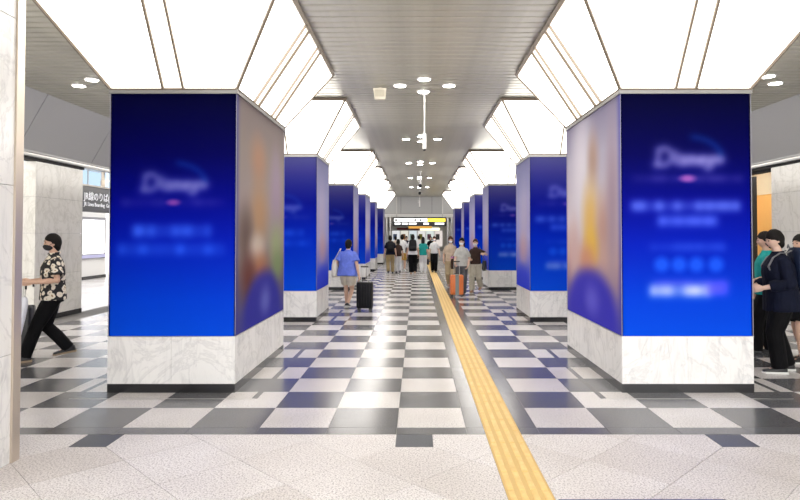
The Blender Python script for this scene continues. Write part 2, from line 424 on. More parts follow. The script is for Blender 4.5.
def front_far(right):
    a = vgrad(122, 62, FAR_BL); src = (FR_R if right else FR_L)[::2, ::2][:122, :62]
    base = vgrad(122, 62, BLUES); h = min(122, src.shape[0]); wd = min(62, src.shape[1])
    a[:h, :wd] += .55*blur(src[:h, :wd]-base[:h, :wd], .8); return a
FF_L, FF_R = front_far(False), front_far(True)
def poster(name, img, origin, U, V, parent, thick=.012):
    """printed board: origin bottom-left seen from the front, U right, V up"""
    img = srgb(img); H, W = img.shape[:2]; o, U, V = Vector(origin), Vector(U), Vector(V); n = U.cross(V).normalized()
    u = np.linspace(0, 1, W); v = np.linspace(1, 0, H)
    P = np.array(o)[None, None]+u[None, :, None]*np.array(U)+v[:, None, None]*np.array(V)
    vs_ = P.reshape(-1, 3); idx = np.arange(H*W).reshape(H, W)
    q = np.stack([idx[1:, :-1], idx[1:, 1:], idx[:-1, 1:], idx[:-1, :-1]], -1).reshape(-1, 4)
    # back and rim so that it is a board, not paper
    nb = len(vs_); bk = [np.array(o)+np.array(a) - np.array(n)*thick for a in ((0,0,0), U, U+V, V)]
    vs_ = np.vstack([vs_, np.array(bk)])
    fs = [tuple(x) for x in q]+[(nb, nb+3, nb+2, nb+1)]
    bl, br, tr, tl = idx[-1,0], idx[-1,-1], idx[0,-1], idx[0,0]
    fs += [(nb, nb+1)+tuple(idx[-1, ::-1]), (nb+1, nb+2)+tuple(idx[::1, -1]), (nb+2, nb+3)+tuple(idx[0, :]), (nb+3, nb)+tuple(idx[::-1, 0])]
    me = bpy.data.meshes.new(name); me.from_pydata(vs_.tolist(), [], fs); me.materials.append(AD)
    at = me.attributes.new('Col', 'FLOAT_COLOR', 'POINT')
    colr = np.ones((len(vs_), 4), np.float32); colr[:nb, :3] = img.reshape(-1, 3); colr[nb:, :3] = (.05,.05,.2)
    at.data.foreach_set('color', colr.ravel())
    return link(bpy.data.objects.new(name, me), parent)

# ================================================================== LIT COLUMNS
ZPL, ZM, ZP, ZH, EX = .092, .592, 3.205, 3.255, .62
def column(xl, xr, yf, yb, nside, left, near, label):
    cx, cy = (xl+xr)/2, (yf+yb)/2
    t = thing('lit_poster_column', label, 'column', (cx, cy, 0), 0, 'lit poster columns lining the concourse')
    wx, wy = (xr-xl)/2, (yb-yf)/2            # local half sizes
    bx('plinth', -wx, wx, -wy, wy, 0, ZPL, BLACKG, t)
    bx('core', -wx+.035, wx-.035, -wy+.035, wy-.035, ZPL, ZP, mat('core_grey', (.2,.2,.2), .8), t)
    g = .0015
    for s in (-1, 1):
        for k in range(2):
            a = -wx+wx*k; bx('marble_slab', a+g, a+wx-g, *( (-wy, -wy+.03) if s < 0 else (wy-.03, wy)), ZPL+.002, ZM, MARBLE, t)
        for k in range(nside):
            L = (2*wy-.06)/nside; a = -wy+.03+L*k
            bx('marble_slab', *((-wx, -wx+.03) if s < 0 else (wx-.03, wx)), a+g, a+L-g, ZPL+.002, ZM, MARBLE, t)
    b = MB(); e = .012
    b.box(-wx-.002, wx+.002, -wy-.002, -wy+.03, ZM, ZM+.008); b.box(-wx-.002, wx+.002, wy-.03, wy+.002, ZM, ZM+.008)
    b.box(-wx-.002, -wx+.03, -wy, wy, ZM, ZM+.008); b.box(wx-.03, wx+.002, -wy, wy, ZM, ZM+.008)
    b.build('ledge_trim', STEEL, t)
    zp0, zp1 = ZM+.009, ZP
    fr = (FR_L if left else FR_R) if near else (FF_L if left else FF_R)
    ff = FF_L if left else FF_R
    q = .006
    poster('poster', fr, (-wx+q, -wy+q, zp0), (2*wx-2*q, 0, 0), (0, 0, zp1-zp0), t)
    poster('poster', ff, (wx-q, wy-q, zp0), (-2*wx+2*q, 0, 0), (0, 0, zp1-zp0), t)
    sd = (SD_L if left else SD_R) if near else side_far(not left); so = side_far(left)
    poster('poster', sd if left else so, (wx-q, -wy+q, zp0), (0, 2*wy-2*q, 0), (0, 0, zp1-zp0), t)
    poster('poster', so if left else sd, (-wx+q, wy-q, zp0), (0, -2*wy+2*q, 0), (0, 0, zp1-zp0), t)
    for sx in (-1, 1):
        for sy in (-1, 1):
            bx('corner_trim', *sorted((sx*(wx-.005), sx*wx)), *sorted((sy*(wy-.005), sy*wy)), zp0, zp1, mat('trim_lilac', (.30,.30,.42), .4), t)
    # light head: inverted funnel of opal panels in a bronze frame
    h = MB(); h.box(-wx-.012, wx+.012, -wy-.012, -wy+.03, ZP, ZH); h.box(-wx-.012, wx+.012, wy-.03, wy+.012, ZP, ZH); h.box(-wx-.012, -wx+.03, -wy+.03, wy-.03, ZP, ZH); h.box(wx-.03, wx+.012, -wy+.03, wy-.03, ZP, ZH)
    h.build('base_rail', mat('rail_steel', (.30,.295,.285), .4, .7), t)
    zt = ZC-.01
    b = MB()
    def P(u, s, f):   # face f, distance along it u, height fraction s -> local point
        o = EX*s; z = ZH+.004+(zt-ZH-.02)*s
        return {0: Vector((u, -wy-o, z)), 1: Vector((-u, wy+o, z)), 2: Vector((wx+o, u, z)), 3: Vector((-wx-o, -u, z))}[f]
    N = {0: Vector((0,-1,-EX/(zt-ZH))), 1: Vector((0,1,-EX/(zt-ZH))), 2: Vector((1,0,-EX/(zt-ZH))), 3: Vector((-1,0,-EX/(zt-ZH)))}
    pan = []
    for f in range(4):
        n = N[f].normalized(); hw = wx if f < 2 else wy; cnt = 2 if f < 2 else (3 if nside == 3 else 2)
        sw = .22; pw = (2*hw-sw*(cnt-1))/cnt; u = -hw
        for k in range(cnt):
            lb, rb = u, u+pw; lt = lb-EX if k == 0 else lb; rt = rb+EX if k == cnt-1 else rb
            pan.append(('light_panel', f, n, lb, rb, lt, rt, PANEL))
            if k < cnt-1:
                pan.append(('light_strip', f, n, rb, rb+sw, rb, rb+sw, STRIP))
                for uu in (rb, rb+sw): b.bar(P(uu, 0, f)+n*.006, P(uu, 1, f)+n*.006, .024, .045, up=n)
            u = rb+sw
        b.bar(P(-hw-EX, 1, f)+n*.004, P(hw+EX, 1, f)+n*.004, .05, .04, up=n); b.bar(P(-hw, 0, f)+n*.004, P(hw, 0, f)+n*.004, .02, .03, up=n)
    for (f, sgn) in ((0,-1),(0,1),(1,-1),(1,1)):
        hw = wx; b.bar(P(sgn*hw, 0, f), P(sgn*(hw+EX), 1, f), .03, .03)
    fro = b.build('light_head', FRAME, t)
    for (nm, f, n, lb, rb, lt, rt, m) in pan:
        q = [P(lb, .004, f), P(rb, .004, f), P(rt, .996, f), P(lt, .996, f)]
        MB().hexa([p-n*.012 for p in q], q).build(nm, m, fro)
    # hollow top cap so nothing shows above
    bx('top_rim', -wx-EX, wx+EX, -wy-EX, wy+EX, zt-.012, zt, FRAME, t)
    return t
ROWS = [(6.46, 8.80, 3), (11.69, 13.28, 2), (18.45, 20.05, 2), (22.80, 25.14, 3), (28.1, 29.7, 2), (34.8, 36.4, 2)]
ORD = ['nearest', 'second', 'third', 'fourth', 'fifth', 'farthest']
for i, (a, b_, n) in enumerate(ROWS):
    extra = ', pale collage on its inner side' if i == 0 else ''
    column(-3.305, -1.94, a, b_, n, True, i == 0, f'{ORD[i]} blue poster column of the left row{extra}' + (' under a glowing funnel head' if i else ''))
    column(2.192, 3.60, a, b_, n, False, i == 0, f'{ORD[i]} blue poster column of the right row{extra}' + (' under a glowing funnel head' if i else ''))
# thin inlay frames in the floor round every column
for (xl, xr, inner) in ((-3.305, -1.94, 1), (2.192, 3.60, -1)):
    for (a, b_, n) in ROWS[:4]:
        o = .27
        for (x0, x1, y0, y1, m) in ((xl-o, xr+o, a-o+.02, a-o+.04, STEEL), (xl-o, xr+o, b_+o, b_+o+.03, G_DARK),
                                 (xl-o-.03, xl-o+.03, a-o+.04, b_+o, G_DARK), (xr+o-.03, xr+o+.03, a-o+.04, b_+o, G_DARK)):
            bx('inlay_strip', x0, x1, y0, y1, -.01, .0012, m, floor)

# ================================================================== SIDE WALLS
def wall_pillar(name, label, x0, x1, y0, y1, z1, joints, m, nx=1, ny=1, zb0=.1):
    t = bx(name, x0+.03, x1-.03, y0+.03, y1-.03, 0, z1, mat('pillar_core', (.3,.3,.3), .8)); tag(t, label, None, None, 'structure')
    if zb0: bx('black_skirting', x0-.004, x1+.004, y0-.004, y1+.004, 0, .1, BLACKG, t)
    zs = [zb0]+joints+[z1]; g = .002
    for za, zb in zip(zs[:-1], zs[1:]):
        for k in range(nx):
            L = (x1-x0)/nx; a = x0+L*k
            bx('marble_slab', a+g, a+L-g, y0, y0+.03, za+g, zb-g, m, t); bx('marble_slab', a+g, a+L-g, y1-.03, y1, za+g, zb-g, m, t)
        for k in range(ny):
            L = (y1-y0-.06)/ny; a = y0+.03+L*k
            bx('marble_slab', x0, x0+.03, a+g, a+L-g, za+g, zb-g, m, t); bx('marble_slab', x1-.03, x1, a+g, a+L-g, za+g, zb-g, m, t)
    return t
# near marble wall at the left edge of view with its metal corner guard
nw = wall_pillar('wall_near_left', 'near marble wall end with champagne metal corner guard', -4.2, -3.0, 2.0, 4.5, ZC+.02, [.8, 2.05, 3.3], MARBLE, 1, 2, 0)
bx('corner_guard', -3.09, -2.985, 4.475, 4.56, 0, ZC+.02, CHAMP, nw)
for side, sx, xc in (('left', -1, XCL), ('right', 1, XCR)):
    xb = xc+sx*.54; fz0, fz1 = 3.26, ZC+.02
    wl = MB().hexa([(xc+sx*.05, -2.5, fz1), (xc+sx*.35, -2.5, fz1), (xc+sx*.35, YEND, fz1), (xc+sx*.05, YEND, fz1)],
                   [(xb+sx*.05, -2.5, fz0), (xb+sx*.2, -2.5, fz0), (xb+sx*.2, YEND, fz0), (xb+sx*.05, YEND, fz0)]).build('wall_'+side, DARKGAP)
    tag(wl, 'sloped grey metal fascia above the '+side+' aisle', None, None, 'structure')
    y = 10.83-2.45*5
    while y < YEND-1:
        g = .008; y1 = min(y+2.45, YEND)
        q0 = [(xc, y+g, fz1), (xc, y1-g, fz1), (xb, y1-g, fz0), (xb, y+g, fz0)]
        q1 = [(x+sx*.03, yy, z) for x, yy, z in q0]
        MB().hexa(q0, q1).build('fascia_panel', FASCIA, wl); y += 2.45
    for k, (dx, za, zb) in enumerate(((0.0, 3.225, 3.262), (.03, 3.19, 3.222), (.0, 3.155, 3.187))):
        bx('fascia_moulding', *sorted((xb+sx*(dx-.02), xb+sx*.12)), -2.5, YEND, za, zb, FASCIA if k != 1 else STEEL, wl)
    bx('header_recess', *sorted((xb+sx*.06, xb+sx*.3)), -2.5, 13.12 if sx < 0 else YEND, 3.105, 3.155, DARKGAP, wl)
XP = -7.29
PIL = [(11.5, 13.12), (22.0, 23.6), (32.2, 33.8)]
for k, (a, b_) in enumerate(PIL):
    wall_pillar('wall_pillar_left_%d' % (k+1), 'marble clad pillar behind the left aisle', XP-1.3, XP, a, b_, 3.10, [.9, 1.72, 2.42], MARBLE_W)
    if k == 0: wall_pillar('wall_pillar_right_%d' % (k+1), 'marble clad pillar behind the right aisle', 7.5, 8.8, 10.4, 12.72, 3.12, [.9, 1.75, 2.55], MARBLE_W, 1, 2)
    else: wall_pillar('wall_pillar_right_%d' % (k+1), 'marble clad pillar behind the right aisle', 7.5, 8.8, a, b_, 3.06, [.9, 1.75, 2.55], MARBLE_W)
# closed shop walls along the rest of the aisles
for nm, x0, x1, y0, y1 in (('wall_left_far', -7.8, -7.5, 33.8, YEND), ('wall_left_mid', -7.8, -7.5, 24.4, 32.2), ('wall_right_far', 7.7, 8.0, 23.6, YEND), ('wall_right_mid', 7.7, 8.0, 17.5, 22.0)):
    tag(bx(nm, x0, x1, y0, y1, 0, 3.2, MARBLE_W), 'cream marble aisle wall', None, None, 'structure')
tag(bx('wall_left_near', -7.6, -7.4, -2.5, 8.5, 0, 3.2, MARBLE_W), 'cream marble aisle wall', None, None, 'structure')
tag(bx('wall_alcove_light_block', -8.75, -8.6, 8.5, 11.5, 0, 3.2, MARBLE_W), 'unseen cream marble wall added so the alcove gets aisle light only', None, None, 'structure')  # unseen back wall, added so aisle light alone reaches the alcove
tag(bx('wall_hall_light_block', -16, -8.6, 11.5, 11.7, 0, 5.2, WHITE), 'unseen white wall added to keep side hall light off the pillar', None, None, 'structure')  # unseen wall, added to block hall light from the pillar end face
tag(bx('wall_right_near', 7.6, 7.8, -2.5, 10.4, 0, 3.2, MARBLE_W), 'cream marble aisle wall', None, None, 'structure')

# ---- left side hall: back wall with lit display, skirting, clerestory window
hw = bx('wall_hall_side', -12.8, -12.5, 12, 24.2, 0, 3.3, WHITE); tag(hw, 'white side hall wall with a lit display', None, None, 'structure')
bx('black_skirting', -12.5, -12.47, 12, 24.2, 0, .12, BLACKG, hw)
dp = thing('lit_display_board', 'wide white lit display board on the side hall wall', 'display', (-12.48, 21.6, 1.55))
bx('housing', -.01, .06, -2.6, 2.45, -.78, .82, mat('display_grey', (.25,.25,.27), .4), dp)
SCR = mat('lit_screen_white', (.9,.9,.92), .3, 0, (.93,.93,1.0), .75)
for k in range(3): bx('screen', .06, .07, -2.5+1.64*k, -.96+1.64*k, -.58, .72, SCR, dp)
bx('lower_strip', .06, .068, -2.5, 2.4, -.74, -.62, mat('display_lilac', (.5,.5,.75), .4), dp)
hb = bx('wall_hall_back', -16, -7.9, 27.2, 27.5, 0, 5.6, WHITE); tag(hb, 'pale end wall of the side hall', None, None, 'structure')
wn = thing('window_1', None, None, (-11.6, 27.18, 4.2)); wn['kind'] = 'structure'
for k in range(5):
    bx('pane', -3+1.2*k+.03, -3+1.2*(k+1)-.03, -.03, -.01, -.9, .75, mat('sky_lit_glass', (.08,.1,.12), .1, 0, (.50,.68,.90), .42), wn)
b = MB()
for k in range(6): b.box(-3+1.2*k-.03, -3+1.2*k+.03, -.06, 0, -.95, .8)
b.box(-3.03, 3.03, -.06, 0, -.98, -.9); b.box(-3.03, 3.03, -.06, 0, .75, .83); b.box(-3, 3, -.05, 0, -.1, -.05)
b.build('window_frame', STEEL, wn)
wn2 = thing('window_2', None, None, (-12.6, 12, 3.3)); wn2['kind'] = 'structure'
for k in range(10): bx('pane', -.01, .01, 1.22*k+.04, 1.22*k+1.18, .05, 1.88, MATS['sky_lit_glass'], wn2)
b = MB()
for k in range(11): b.box(-.04, .04, 1.22*k-.04, 1.22*k+.04, 0, 1.9)
b.box(-.04, .04, 0, 12.2, 0, .05); b.box(-.04, .04, 0, 12.2, .85, .9)
b.build('window_frame', STEEL, wn2)
tag(bx('ceiling_hall', -16, -7.5, 8.5, 27.5, 5.2, 5.3, WHITE), 'white side hall ceiling', None, None, 'structure')
for (x, y, q_) in ((-10.5, 15, 'first'), (-10.5, 19, 'middle'), (-10.5, 23, 'last')):
    t = thing('ceiling_light', q_+' square flush ceiling light of the side hall counted from the camera', 'light', (x, y, 5.2), 0, 'side hall ceiling lights')
    bx('housing', -.65, .65, -.65, .65, -.04, 0, WHITE, t); bx('diffuser', -.6, .6, -.6, .6, -.05, -.04, mat('hall_diffuser', (.9,.9,.9), .4, 0, (1,.98,.95), 3.2), t)
# rack of leaflets at the end of that wall
rk = thing('leaflet_rack', 'black leaflet rack at the end of the side hall wall', 'rack', (-12.2, 24.9, 0))
for s in (-.3, .3): bx('upright', s-.03, s+.03, -.03, .03, 0, 2.2, BLACKP, rk)
for k in range(7): bx('shelf', -.3, .3, -.12, .12, .3+k*.28, .34+k*.28, BLACKP, rk)
for k in range(7): bx('leaflet', -.22, -.02, -.1, -.08, .345+k*.28, .52+k*.28, WHITE, rk); bx('leaflet', .02, .22, -.1, -.08, .345+k*.28, .5+k*.28, mat('leaflet_tan', (.55,.35,.25), .6), rk)

# ---- hanging direction sign over the opening
sg = thing('hanging_direction_sign', 'dark grey hanging sign with white Japanese and English lettering', 'sign', (-7.55, 15.2, 0))
MB().bevbox(-.1, .1, -2.05, 2.05, 2.215, 2.79, .012).build('sign_box', mat('sign_grey', (.075,.078,.085), .35), sg)
bx('top_cap', -.11, .11, -2.07, 2.07, 2.79, 2.83, mat('sign_cap', (.5,.47,.42), .4, .4), sg)
for y in (-1.75, -.75, .75, 1.75): MB().tube([(0, y, 2.83), (0, y, 3.2)], .035, 10).build('hanger', CHAMP, sg); MB().tube([(0, y, 2.83), (0, y, 3.0)], .05, 10).build('hanger_sleeve', CHAMP, sg)
LET = mat('sign_white_letters', (.85,.85,.87), .4, 0, (.9,.92,1), .15)
def text(body, size, loc, rot, m, parent, name='lettering', bold=0.0):
    cu = bpy.data.curves.new(name, 'FONT'); cu.body = body; cu.size = size; cu.extrude = .003; cu.offset = bold; cu.resolution_u = 3
    o = bpy.data.objects.new('tmp_text', cu); C.objects.link(o)
    dg = bpy.context.evaluated_depsgraph_get(); me = bpy.data.meshes.new_from_object(o.evaluated_get(dg)); me.name = name
    bpy.data.objects.remove(o); bpy.data.curves.remove(cu)
    me.materials.clear(); me.materials.append(m)
    q = bpy.data.objects.new(name, me); q.location = loc; q.rotation_euler = rot; return link(q, parent)
rt = (R(90), 0, R(90))
text('JR線のりば(東口)', .215, (.104, -1.74, 2.49), rt, LET, sg, bold=.0015)
yy = -1.74
for wd, wl_ in (('JR', .15), ('Lines', .29), ('Boarding', .52), ('Gate', .3)): text(wd, .125, (.104, yy, 2.345), rt, LET, sg, bold=.0008); yy += wl_

# ---- right side shop: warm wall, dark frame
sh = bx('wall_shop', 10.6, 10.8, 11.0, 19.5, 0, 3.95, mat('shop_orange_wall', (.86,.55,.24), .6)); tag(sh, 'warm orange shop back wall', None, None, 'structure')
tag(bx('wall_shop_end', 7.8, 10.8, 19.4, 19.6, 0, 3.95, mat('shop_orange_wall2', (.82,.60,.34), .6)), 'warm shop end wall', None, None, 'structure')
tag(bx('ceiling_shop', 7.5, 10.8, 12.7, 19.5, 3.9, 4.0, WHITE), 'white shop ceiling', None, None, 'structure')
tag(bx('wall_shop_bulkhead', 7.6, 7.7, 12.72, 17.6, 3.05, 4.0, DARKGAP), 'dark shop header', None, None, 'structure')
bx('bulkhead', -.02, .0, .1, 8.3, 2.92, 3.9, WHITE, None).name = 'wall_shop_soffit'
o = bpy.data.objects['wall_shop_soffit']; o.location = (10.6, 11.1, 0); tag(o, 'cream band on the shop wall', None, None, 'structure')
for (x, y, q_) in ((9.2, 13.6, 'nearest'), (9.2, 16.2, 'middle'), (9.2, 18.3, 'farthest')):
    t = thing('shop_downlight', q_+' round warm downlight in the shop ceiling', 'light', (x, y, 3.9), 0, 'shop downlights')
    MB().tube([(0,0,0), (0,0,-.03)], .2, 20).build('trim_ring', WHITE, t); MB().tube([(0,0,-.03), (0,0,-.036)], .18, 20).build('lens', mat('shop_lens', (.9,.9,.9), .4, 0, (1,.85,.6), 45), t)
df = thing('shop_door_frame', 'black framed glazed shop screen with notices beside the right pillar', 'screen', (7.62, 13.56, 0))
for y in (0, .62, 1.9, 3.1, 4.1): bx('post', -.05, .05, y, y+.09, 0, 3.0, BLACKP, df)
for z in (.0, 1.1, 2.2, 2.93): bx('rail', -.04, .04, .09, 4.1, z, z+.07, BLACKP, df)
for k, (ya, yb) in enumerate(((.09,.62),(.71,1.9),(1.99,3.1),(3.19,4.1))): bx('dark_pane', -.01, .01, ya, yb, .05, 2.95, mat('dark_glass', (.03,.03,.035), .08), df)
for k in range(6): bx('notice', -.053, -.05, .1+.02*(k % 2), .5, .5+k*.38, .74+k*.38, mat('notice_grey', (.32,.30,.28), .6), df)

# ================================================================== END OF THE CONCOURSE
ew = thing('wall_end', None, None, (0, YEND, 0)); ew['kind'] = 'structure'; ew['label'] = 'grey panelled bulkhead at the far end'
for k in range(7):
    a = -7.2+2.05*k; bx('bulkhead_panel', a+.01, a+2.04, 0, .06, 3.12, ZC+.08, FASCIA, ew)
bx('bulkhead_core', -7.2, 7.2, .06, .4, 2.86, ZC+.08, DARKGAP, ew)
bx('light_band', -7.2, 7.2, -.02, .06, 2.86, 3.10, WHITE, ew)
for (x0, x1) in ((-7.2, -2.35), (2.6, 7.2)): bx('end_wall_slab', x0, x1, .05, .4, 0, 2.86, MARBLE_W, ew)
for x in (-2.3, 2.55): bx('jamb', x-.12, x+.12, -.04, .42, 0, 2.86, BLACKP, ew)
for x in (-2.0, -1.75, 2.05, 2.3): bx('mullion', x-.05, x+.05, .1, .3, 0, 2.86, STEEL, ew)
es = thing('overhead_concourse_sign', 'black overhead sign with white and yellow panels at the far end', 'sign', (.18, YEND-.35, 0))
MB().bevbox(-1.74, 1.74, -.09, .09, 2.27, 2.86, .015).build('sign_box', BLACKP, es)
SW = mat('sign_lit_white', (.85,.85,.85), .4, 0, (1,1,1), .8); SY = mat('sign_lit_yellow', (.85,.6,.05), .4, 0, (1,.68,.05), .8)
bx('white_panel', -1.66, .5, -.1, -.09, 2.56, 2.77, SW, es); bx('yellow_panel', .52, 1.68, -.1, -.09, 2.56, 2.77, SY, es)
for k, (a, b_) in enumerate(((-1.62,-1.25),(-1.15,-.78),(-.7,-.2),(.25,.6),(1.0,1.6))): bx('white_caption', a, b_, -.1, -.09, 2.37, 2.49, SW, es)
for k, a in enumerate((-1.6, -.35, .0)): bx('dark_caption', a, a+.14, -.103, -.1, 2.6, 2.73, BLACKP, es)
for x in (-1.5, 1.5): MB().tube([(x, 0, 2.86), (x, 0, 4.2)], .025, 8).build('hanger', STEEL, es)
# far passage
for nm, x0, x1 in (('wall_passage_left', -3.3, -3.0), ('wall_passage_right', 3.2, 3.5)): tag(bx(nm, x0, x1, YEND+.4, 64, 0, 3.0, WHITE), 'white wall of the far passage', None, None, 'structure')
tag(bx('ceiling_passage', -3.3, 3.5, YEND+.4, 64, 2.95, 3.05, WHITE), 'white ceiling of the far passage', None, None, 'structure')
for k in range(4):
    t = thing('passage_light', ['first', 'second', 'third', 'last'][k]+' long flush ceiling light in the far passage', 'light', (.1, 43+5.5*k, 2.945), 0, 'far passage ceiling lights')
    bx('housing', -1.1, 1.1, -.2, .2, -.03, 0, WHITE, t); bx('diffuser', -1.05, 1.05, -.16, .16, -.04, -.03, mat('passage_diffuser', (.9,.9,.9), .4, 0, (1,.99,.96), 2.0), t)
sf = thing('far_shopfront', 'bright white shopfront closing the far passage', 'shopfront', (.1, 63.6, 0))
bx('wall_board', -3.2, 3.2, 0, .2, 0, 3.0, WHITE, sf)
TINT = [(.95,.97,1), (1,.96,.85), (.85,.95,1), (1,.98,.95), (.9,1,.95), (1,.9,.85)]
for k in range(6):
    bx('lit_window', -2.7+.9*k, -1.9+.9*k, -.03, 0, .5, 2.15, mat('far_window_%d' % k, (.4,.4,.4), .4, 0, TINT[k], .30), sf)
    bx('window_poster', -2.6+.9*k, -2.2+.9*k, -.045, -.03, 1.2, 1.8, mat('far_poster_%d' % k, [(.2,.3,.6),(.7,.3,.1),(.2,.5,.3),(.6,.6,.1),(.5,.2,.3),(.2,.2,.2)][k], .5), sf)
bx('maroon_fascia', -2.2, .2, -.06, 0, 2.25, 2.45, mat('maroon', (.25,.03,.04), .4), sf); bx('cream_fascia', .25, 2.3, -.06, 0, 2.2, 2.45, mat('cream_lit', (.8,.78,.6), .4, 0, (1,.95,.7), .7), sf)
os_ = thing('orange_hanging_sign', 'orange brown hanging sign further down the far passage', 'sign', (.28, 50.5, 0))
bx('sign_box', -.98, .98, -.08, .08, 2.24, 2.5, mat('orange_sign', (.45,.24,.06), .4, 0, (.8,.4,.08), .4), os_)
for x in (-.8, .8): MB().tube([(x, 0, 2.5), (x, 0, 2.95)], .02, 8).build('hanger', STEEL, os_)

# ================================================================== CEILING FITTINGS
DL = []
for k, y in enumerate((10.15, 15.83, 21.1, 26.6, 31.7)):
    DL += [(-.285, y, k), (.545, y, k), (.12, y-.42, k), (.12, y+.42, k)]
for x, y in ((-5.73, 10.15), (-5.3, 9.76), (5.99, 10.0), (5.6, 9.55)): DL.append((x, y, 9))
for y in (15.8, 21.1, 26.6, 31.7):
    for x in (-5.7, -5.3, 5.6, 6.0): DL.append((x, y+(.4 if abs(x) < 5.65 else 0), 8))
for y in (1.0, 4.2):
    for x in (-4.6, -1.5, 1.7, 4.8): DL.append((x, y, 7))  # unseen cross hall downlights, added to light the hall and near floor
gname = {9: 'downlights over the side aisles', 8: 'downlights over the side aisles', 7: 'downlights over the cross hall'}
rank = ['nearest', 'second', 'third', 'fourth', 'farthest']
cnt_ = {}
ordw = ['first', 'second', 'third', 'fourth', 'fifth', 'sixth', 'seventh', 'eighth', 'ninth', 'tenth']
for i, (x, y, k) in enumerate(DL):
    if k < 5:
        c_ = ('left', 'right', 'near', 'far')[i % 4]
        lab = f'{c_} round downlight of the {rank[k]} central ceiling cluster'; gr = 'downlights along the central ceiling'
    else:
        sd_ = 'left' if x < 0 else 'right'; w_ = 'cross hall' if k == 7 else 'aisle'; key = (sd_, w_); n_ = cnt_.get(key, 0); cnt_[key] = n_+1
        lab, gr = f'{ordw[n_]} round white downlight over the {sd_} {w_} counted from the camera', f'downlights over the {w_}'
    t = thing('downlight', lab, 'downlight', (x, y, ZC), 0, gr)
    MB().tube([(0,0,.004), (0,0,-.012)], [.125, .115], 24).build('trim_ring', WHITE, t)
    MB().tube([(0,0,-.012), (0,0,-.016)], .095, 24).build('lens', DOWN, t)
sp = thing('ceiling_speaker', 'small beige box speaker fixed under the slat ceiling', 'speaker', (-.63, 10.3, ZC))
b = MB().hexa([(-.09,-.07,-.22),(.09,-.07,-.22),(.07,.09,-.2),(-.07,.09,-.2)], [(-.115,-.1,-.03),(.115,-.1,-.03),(.1,.1,-.03),(-.1,.1,-.03)]); b.build('cabinet', BEIGEP, sp)
bx('grille', -.08, .08, -.098, -.085, -.17, -.06, mat('grille_beige', (.52,.48,.38), .6), sp); MB().tube([(0,0,0),(0,0,-.04)], .04, 10).build('bracket', BEIGEP, sp)
def pendant(x, y, zr, zb, label):
    t = thing('pendant_device', label, 'pendant', (x, y, ZC))
    MB().tube([(0,0,.005),(0,0,-.02)], .06, 16).build('ceiling_rose', WHITE, t); MB().tube([(0,0,-.02),(0,0,zr-ZC)], .014, 10).build('rod', WHITE, t)
    MB().bevbox(-.035, .035, -.035, .035, zb-ZC, zr-ZC+.01, .012).build('white_housing', WHITE, t); MB().ball((0,0,zb-ZC), .03).build('lens_cap', BLACKP, t, True)
    for z in (-.0, .1): bx('side_fin', -.11, -.03, -.01, .01, zr-ZC-z-.03, zr-ZC-z, WHITE, t)
pendant(.137, 10.76, 3.49, 3.22, 'nearest thin white rod pendant hanging from the slat ceiling')
pendant(.15, 24.0, 3.95, 3.72, 'middle thin white rod pendant hanging from the slat ceiling')
pendant(.17, 36.0, 3.75, 3.36, 'farthest thin white rod pendant before the end bulkhead')
for (x, y, l) in ((.16, 28.5, 'nearer'), (.16, 33.5, 'farther')):
    t = thing('dome_camera', f'{l} small dark dome camera under the central slat ceiling', 'camera', (x, y, ZC))
    MB().tube([(0,0,.004),(0,0,-.16)], .03, 12).build('stem', WHITE, t); MB().ball((0,0,-.2), .09).build('dome', BLACKP, t, True)

# ================================================================== PEOPLE
SKIN = mat('skin', (.62,.39,.28), .5); SKIN2 = mat('skin_light', (.68,.46,.35), .5)
HAIRB = mat('black_hair', (.012,.010,.009), .7, spec=.15); HAIRBR = mat('brown_hair', (.08,.04,.024), .7, spec=.15)
MASKW = mat('white_mask', (.78,.80,.84), .7); MASKB = mat('black_mask', (.012,.012,.013), .7); EYE = mat('eye_dark', (.02,.015,.012), .25)
def cloth(name, c, rough=.8, var=.18):
    if name in MATS: return MATS[name]
    m = mat(name, c, rough, spec=.12); n = noise(m, 7, 4, .6, .6, nd(m, 'ShaderNodeTexCoord').outputs['Object'])
    r = ramp(m, [(.3, tuple(v*(1-var) for v in c)), (.7, tuple(min(1, v*(1+var)) for v in c))]); lk(m, n.outputs[0], r.inputs[0]); lk(m, r.outputs[0], bsdf(m).inputs['Base Color'])
    mp = nd(m, 'ShaderNodeMapping'); mp.inputs['Scale'].default_value = (9, 9, 3.5); lk(m, nd(m, 'ShaderNodeTexCoord').outputs['Object'], mp.inputs[0])
    w2 = noise(m, 1.4, 3, .5, 1.2, mp.outputs[0]); bump(m, w2.outputs[0], .55, .03); return m
def floral():
    m = mat('floral_cloth', (.02,.02,.02), .8); tc = nd(m, 'ShaderNodeTexCoord').outputs['Object']
    nz = noise(m, 14, 2, .5, 0, tc); ad = nd(m, 'ShaderNodeVectorMath', operation='MULTIPLY_ADD'); lk(m, nz.outputs['Color'], ad.inputs[0]); ad.inputs[1].default_value = (.05,.05,.05); lk(m, tc, ad.inputs[2])
    v = nd(m, 'ShaderNodeTexVoronoi'); v.inputs['Scale'].default_value = 12.5; v.inputs['Randomness'].default_value = .8; lk(m, ad.outputs[0], v.inputs['Vector'])
    r = ramp(m, [(.0, (.30,.20,.10)), (.16, (.42,.30,.18)), (.2, (.80,.74,.62)), (.44, (.74,.66,.54)), (.48, (.012,.012,.014))])
    lk(m, v.outputs['Distance'], r.inputs[0]); lk(m, r.outputs[0], bsdf(m).inputs['Base Color']); return m
def ik(a, b, l1, l2, pole):
    a, b = Vector(a), Vector(b); d = b-a; L = d.length
    if L > (l1+l2)*.998: k = L/((l1+l2)*.998); l1 *= k; l2 *= k
    d.normalize(); x = (l1*l1-l2*l2+L*L)/(2*L); h = math.sqrt(max(l1*l1-x*x, 0)); p = Vector(pole); p = (p-d*p.dot(d)).normalized()
    return a+d*x+p*h
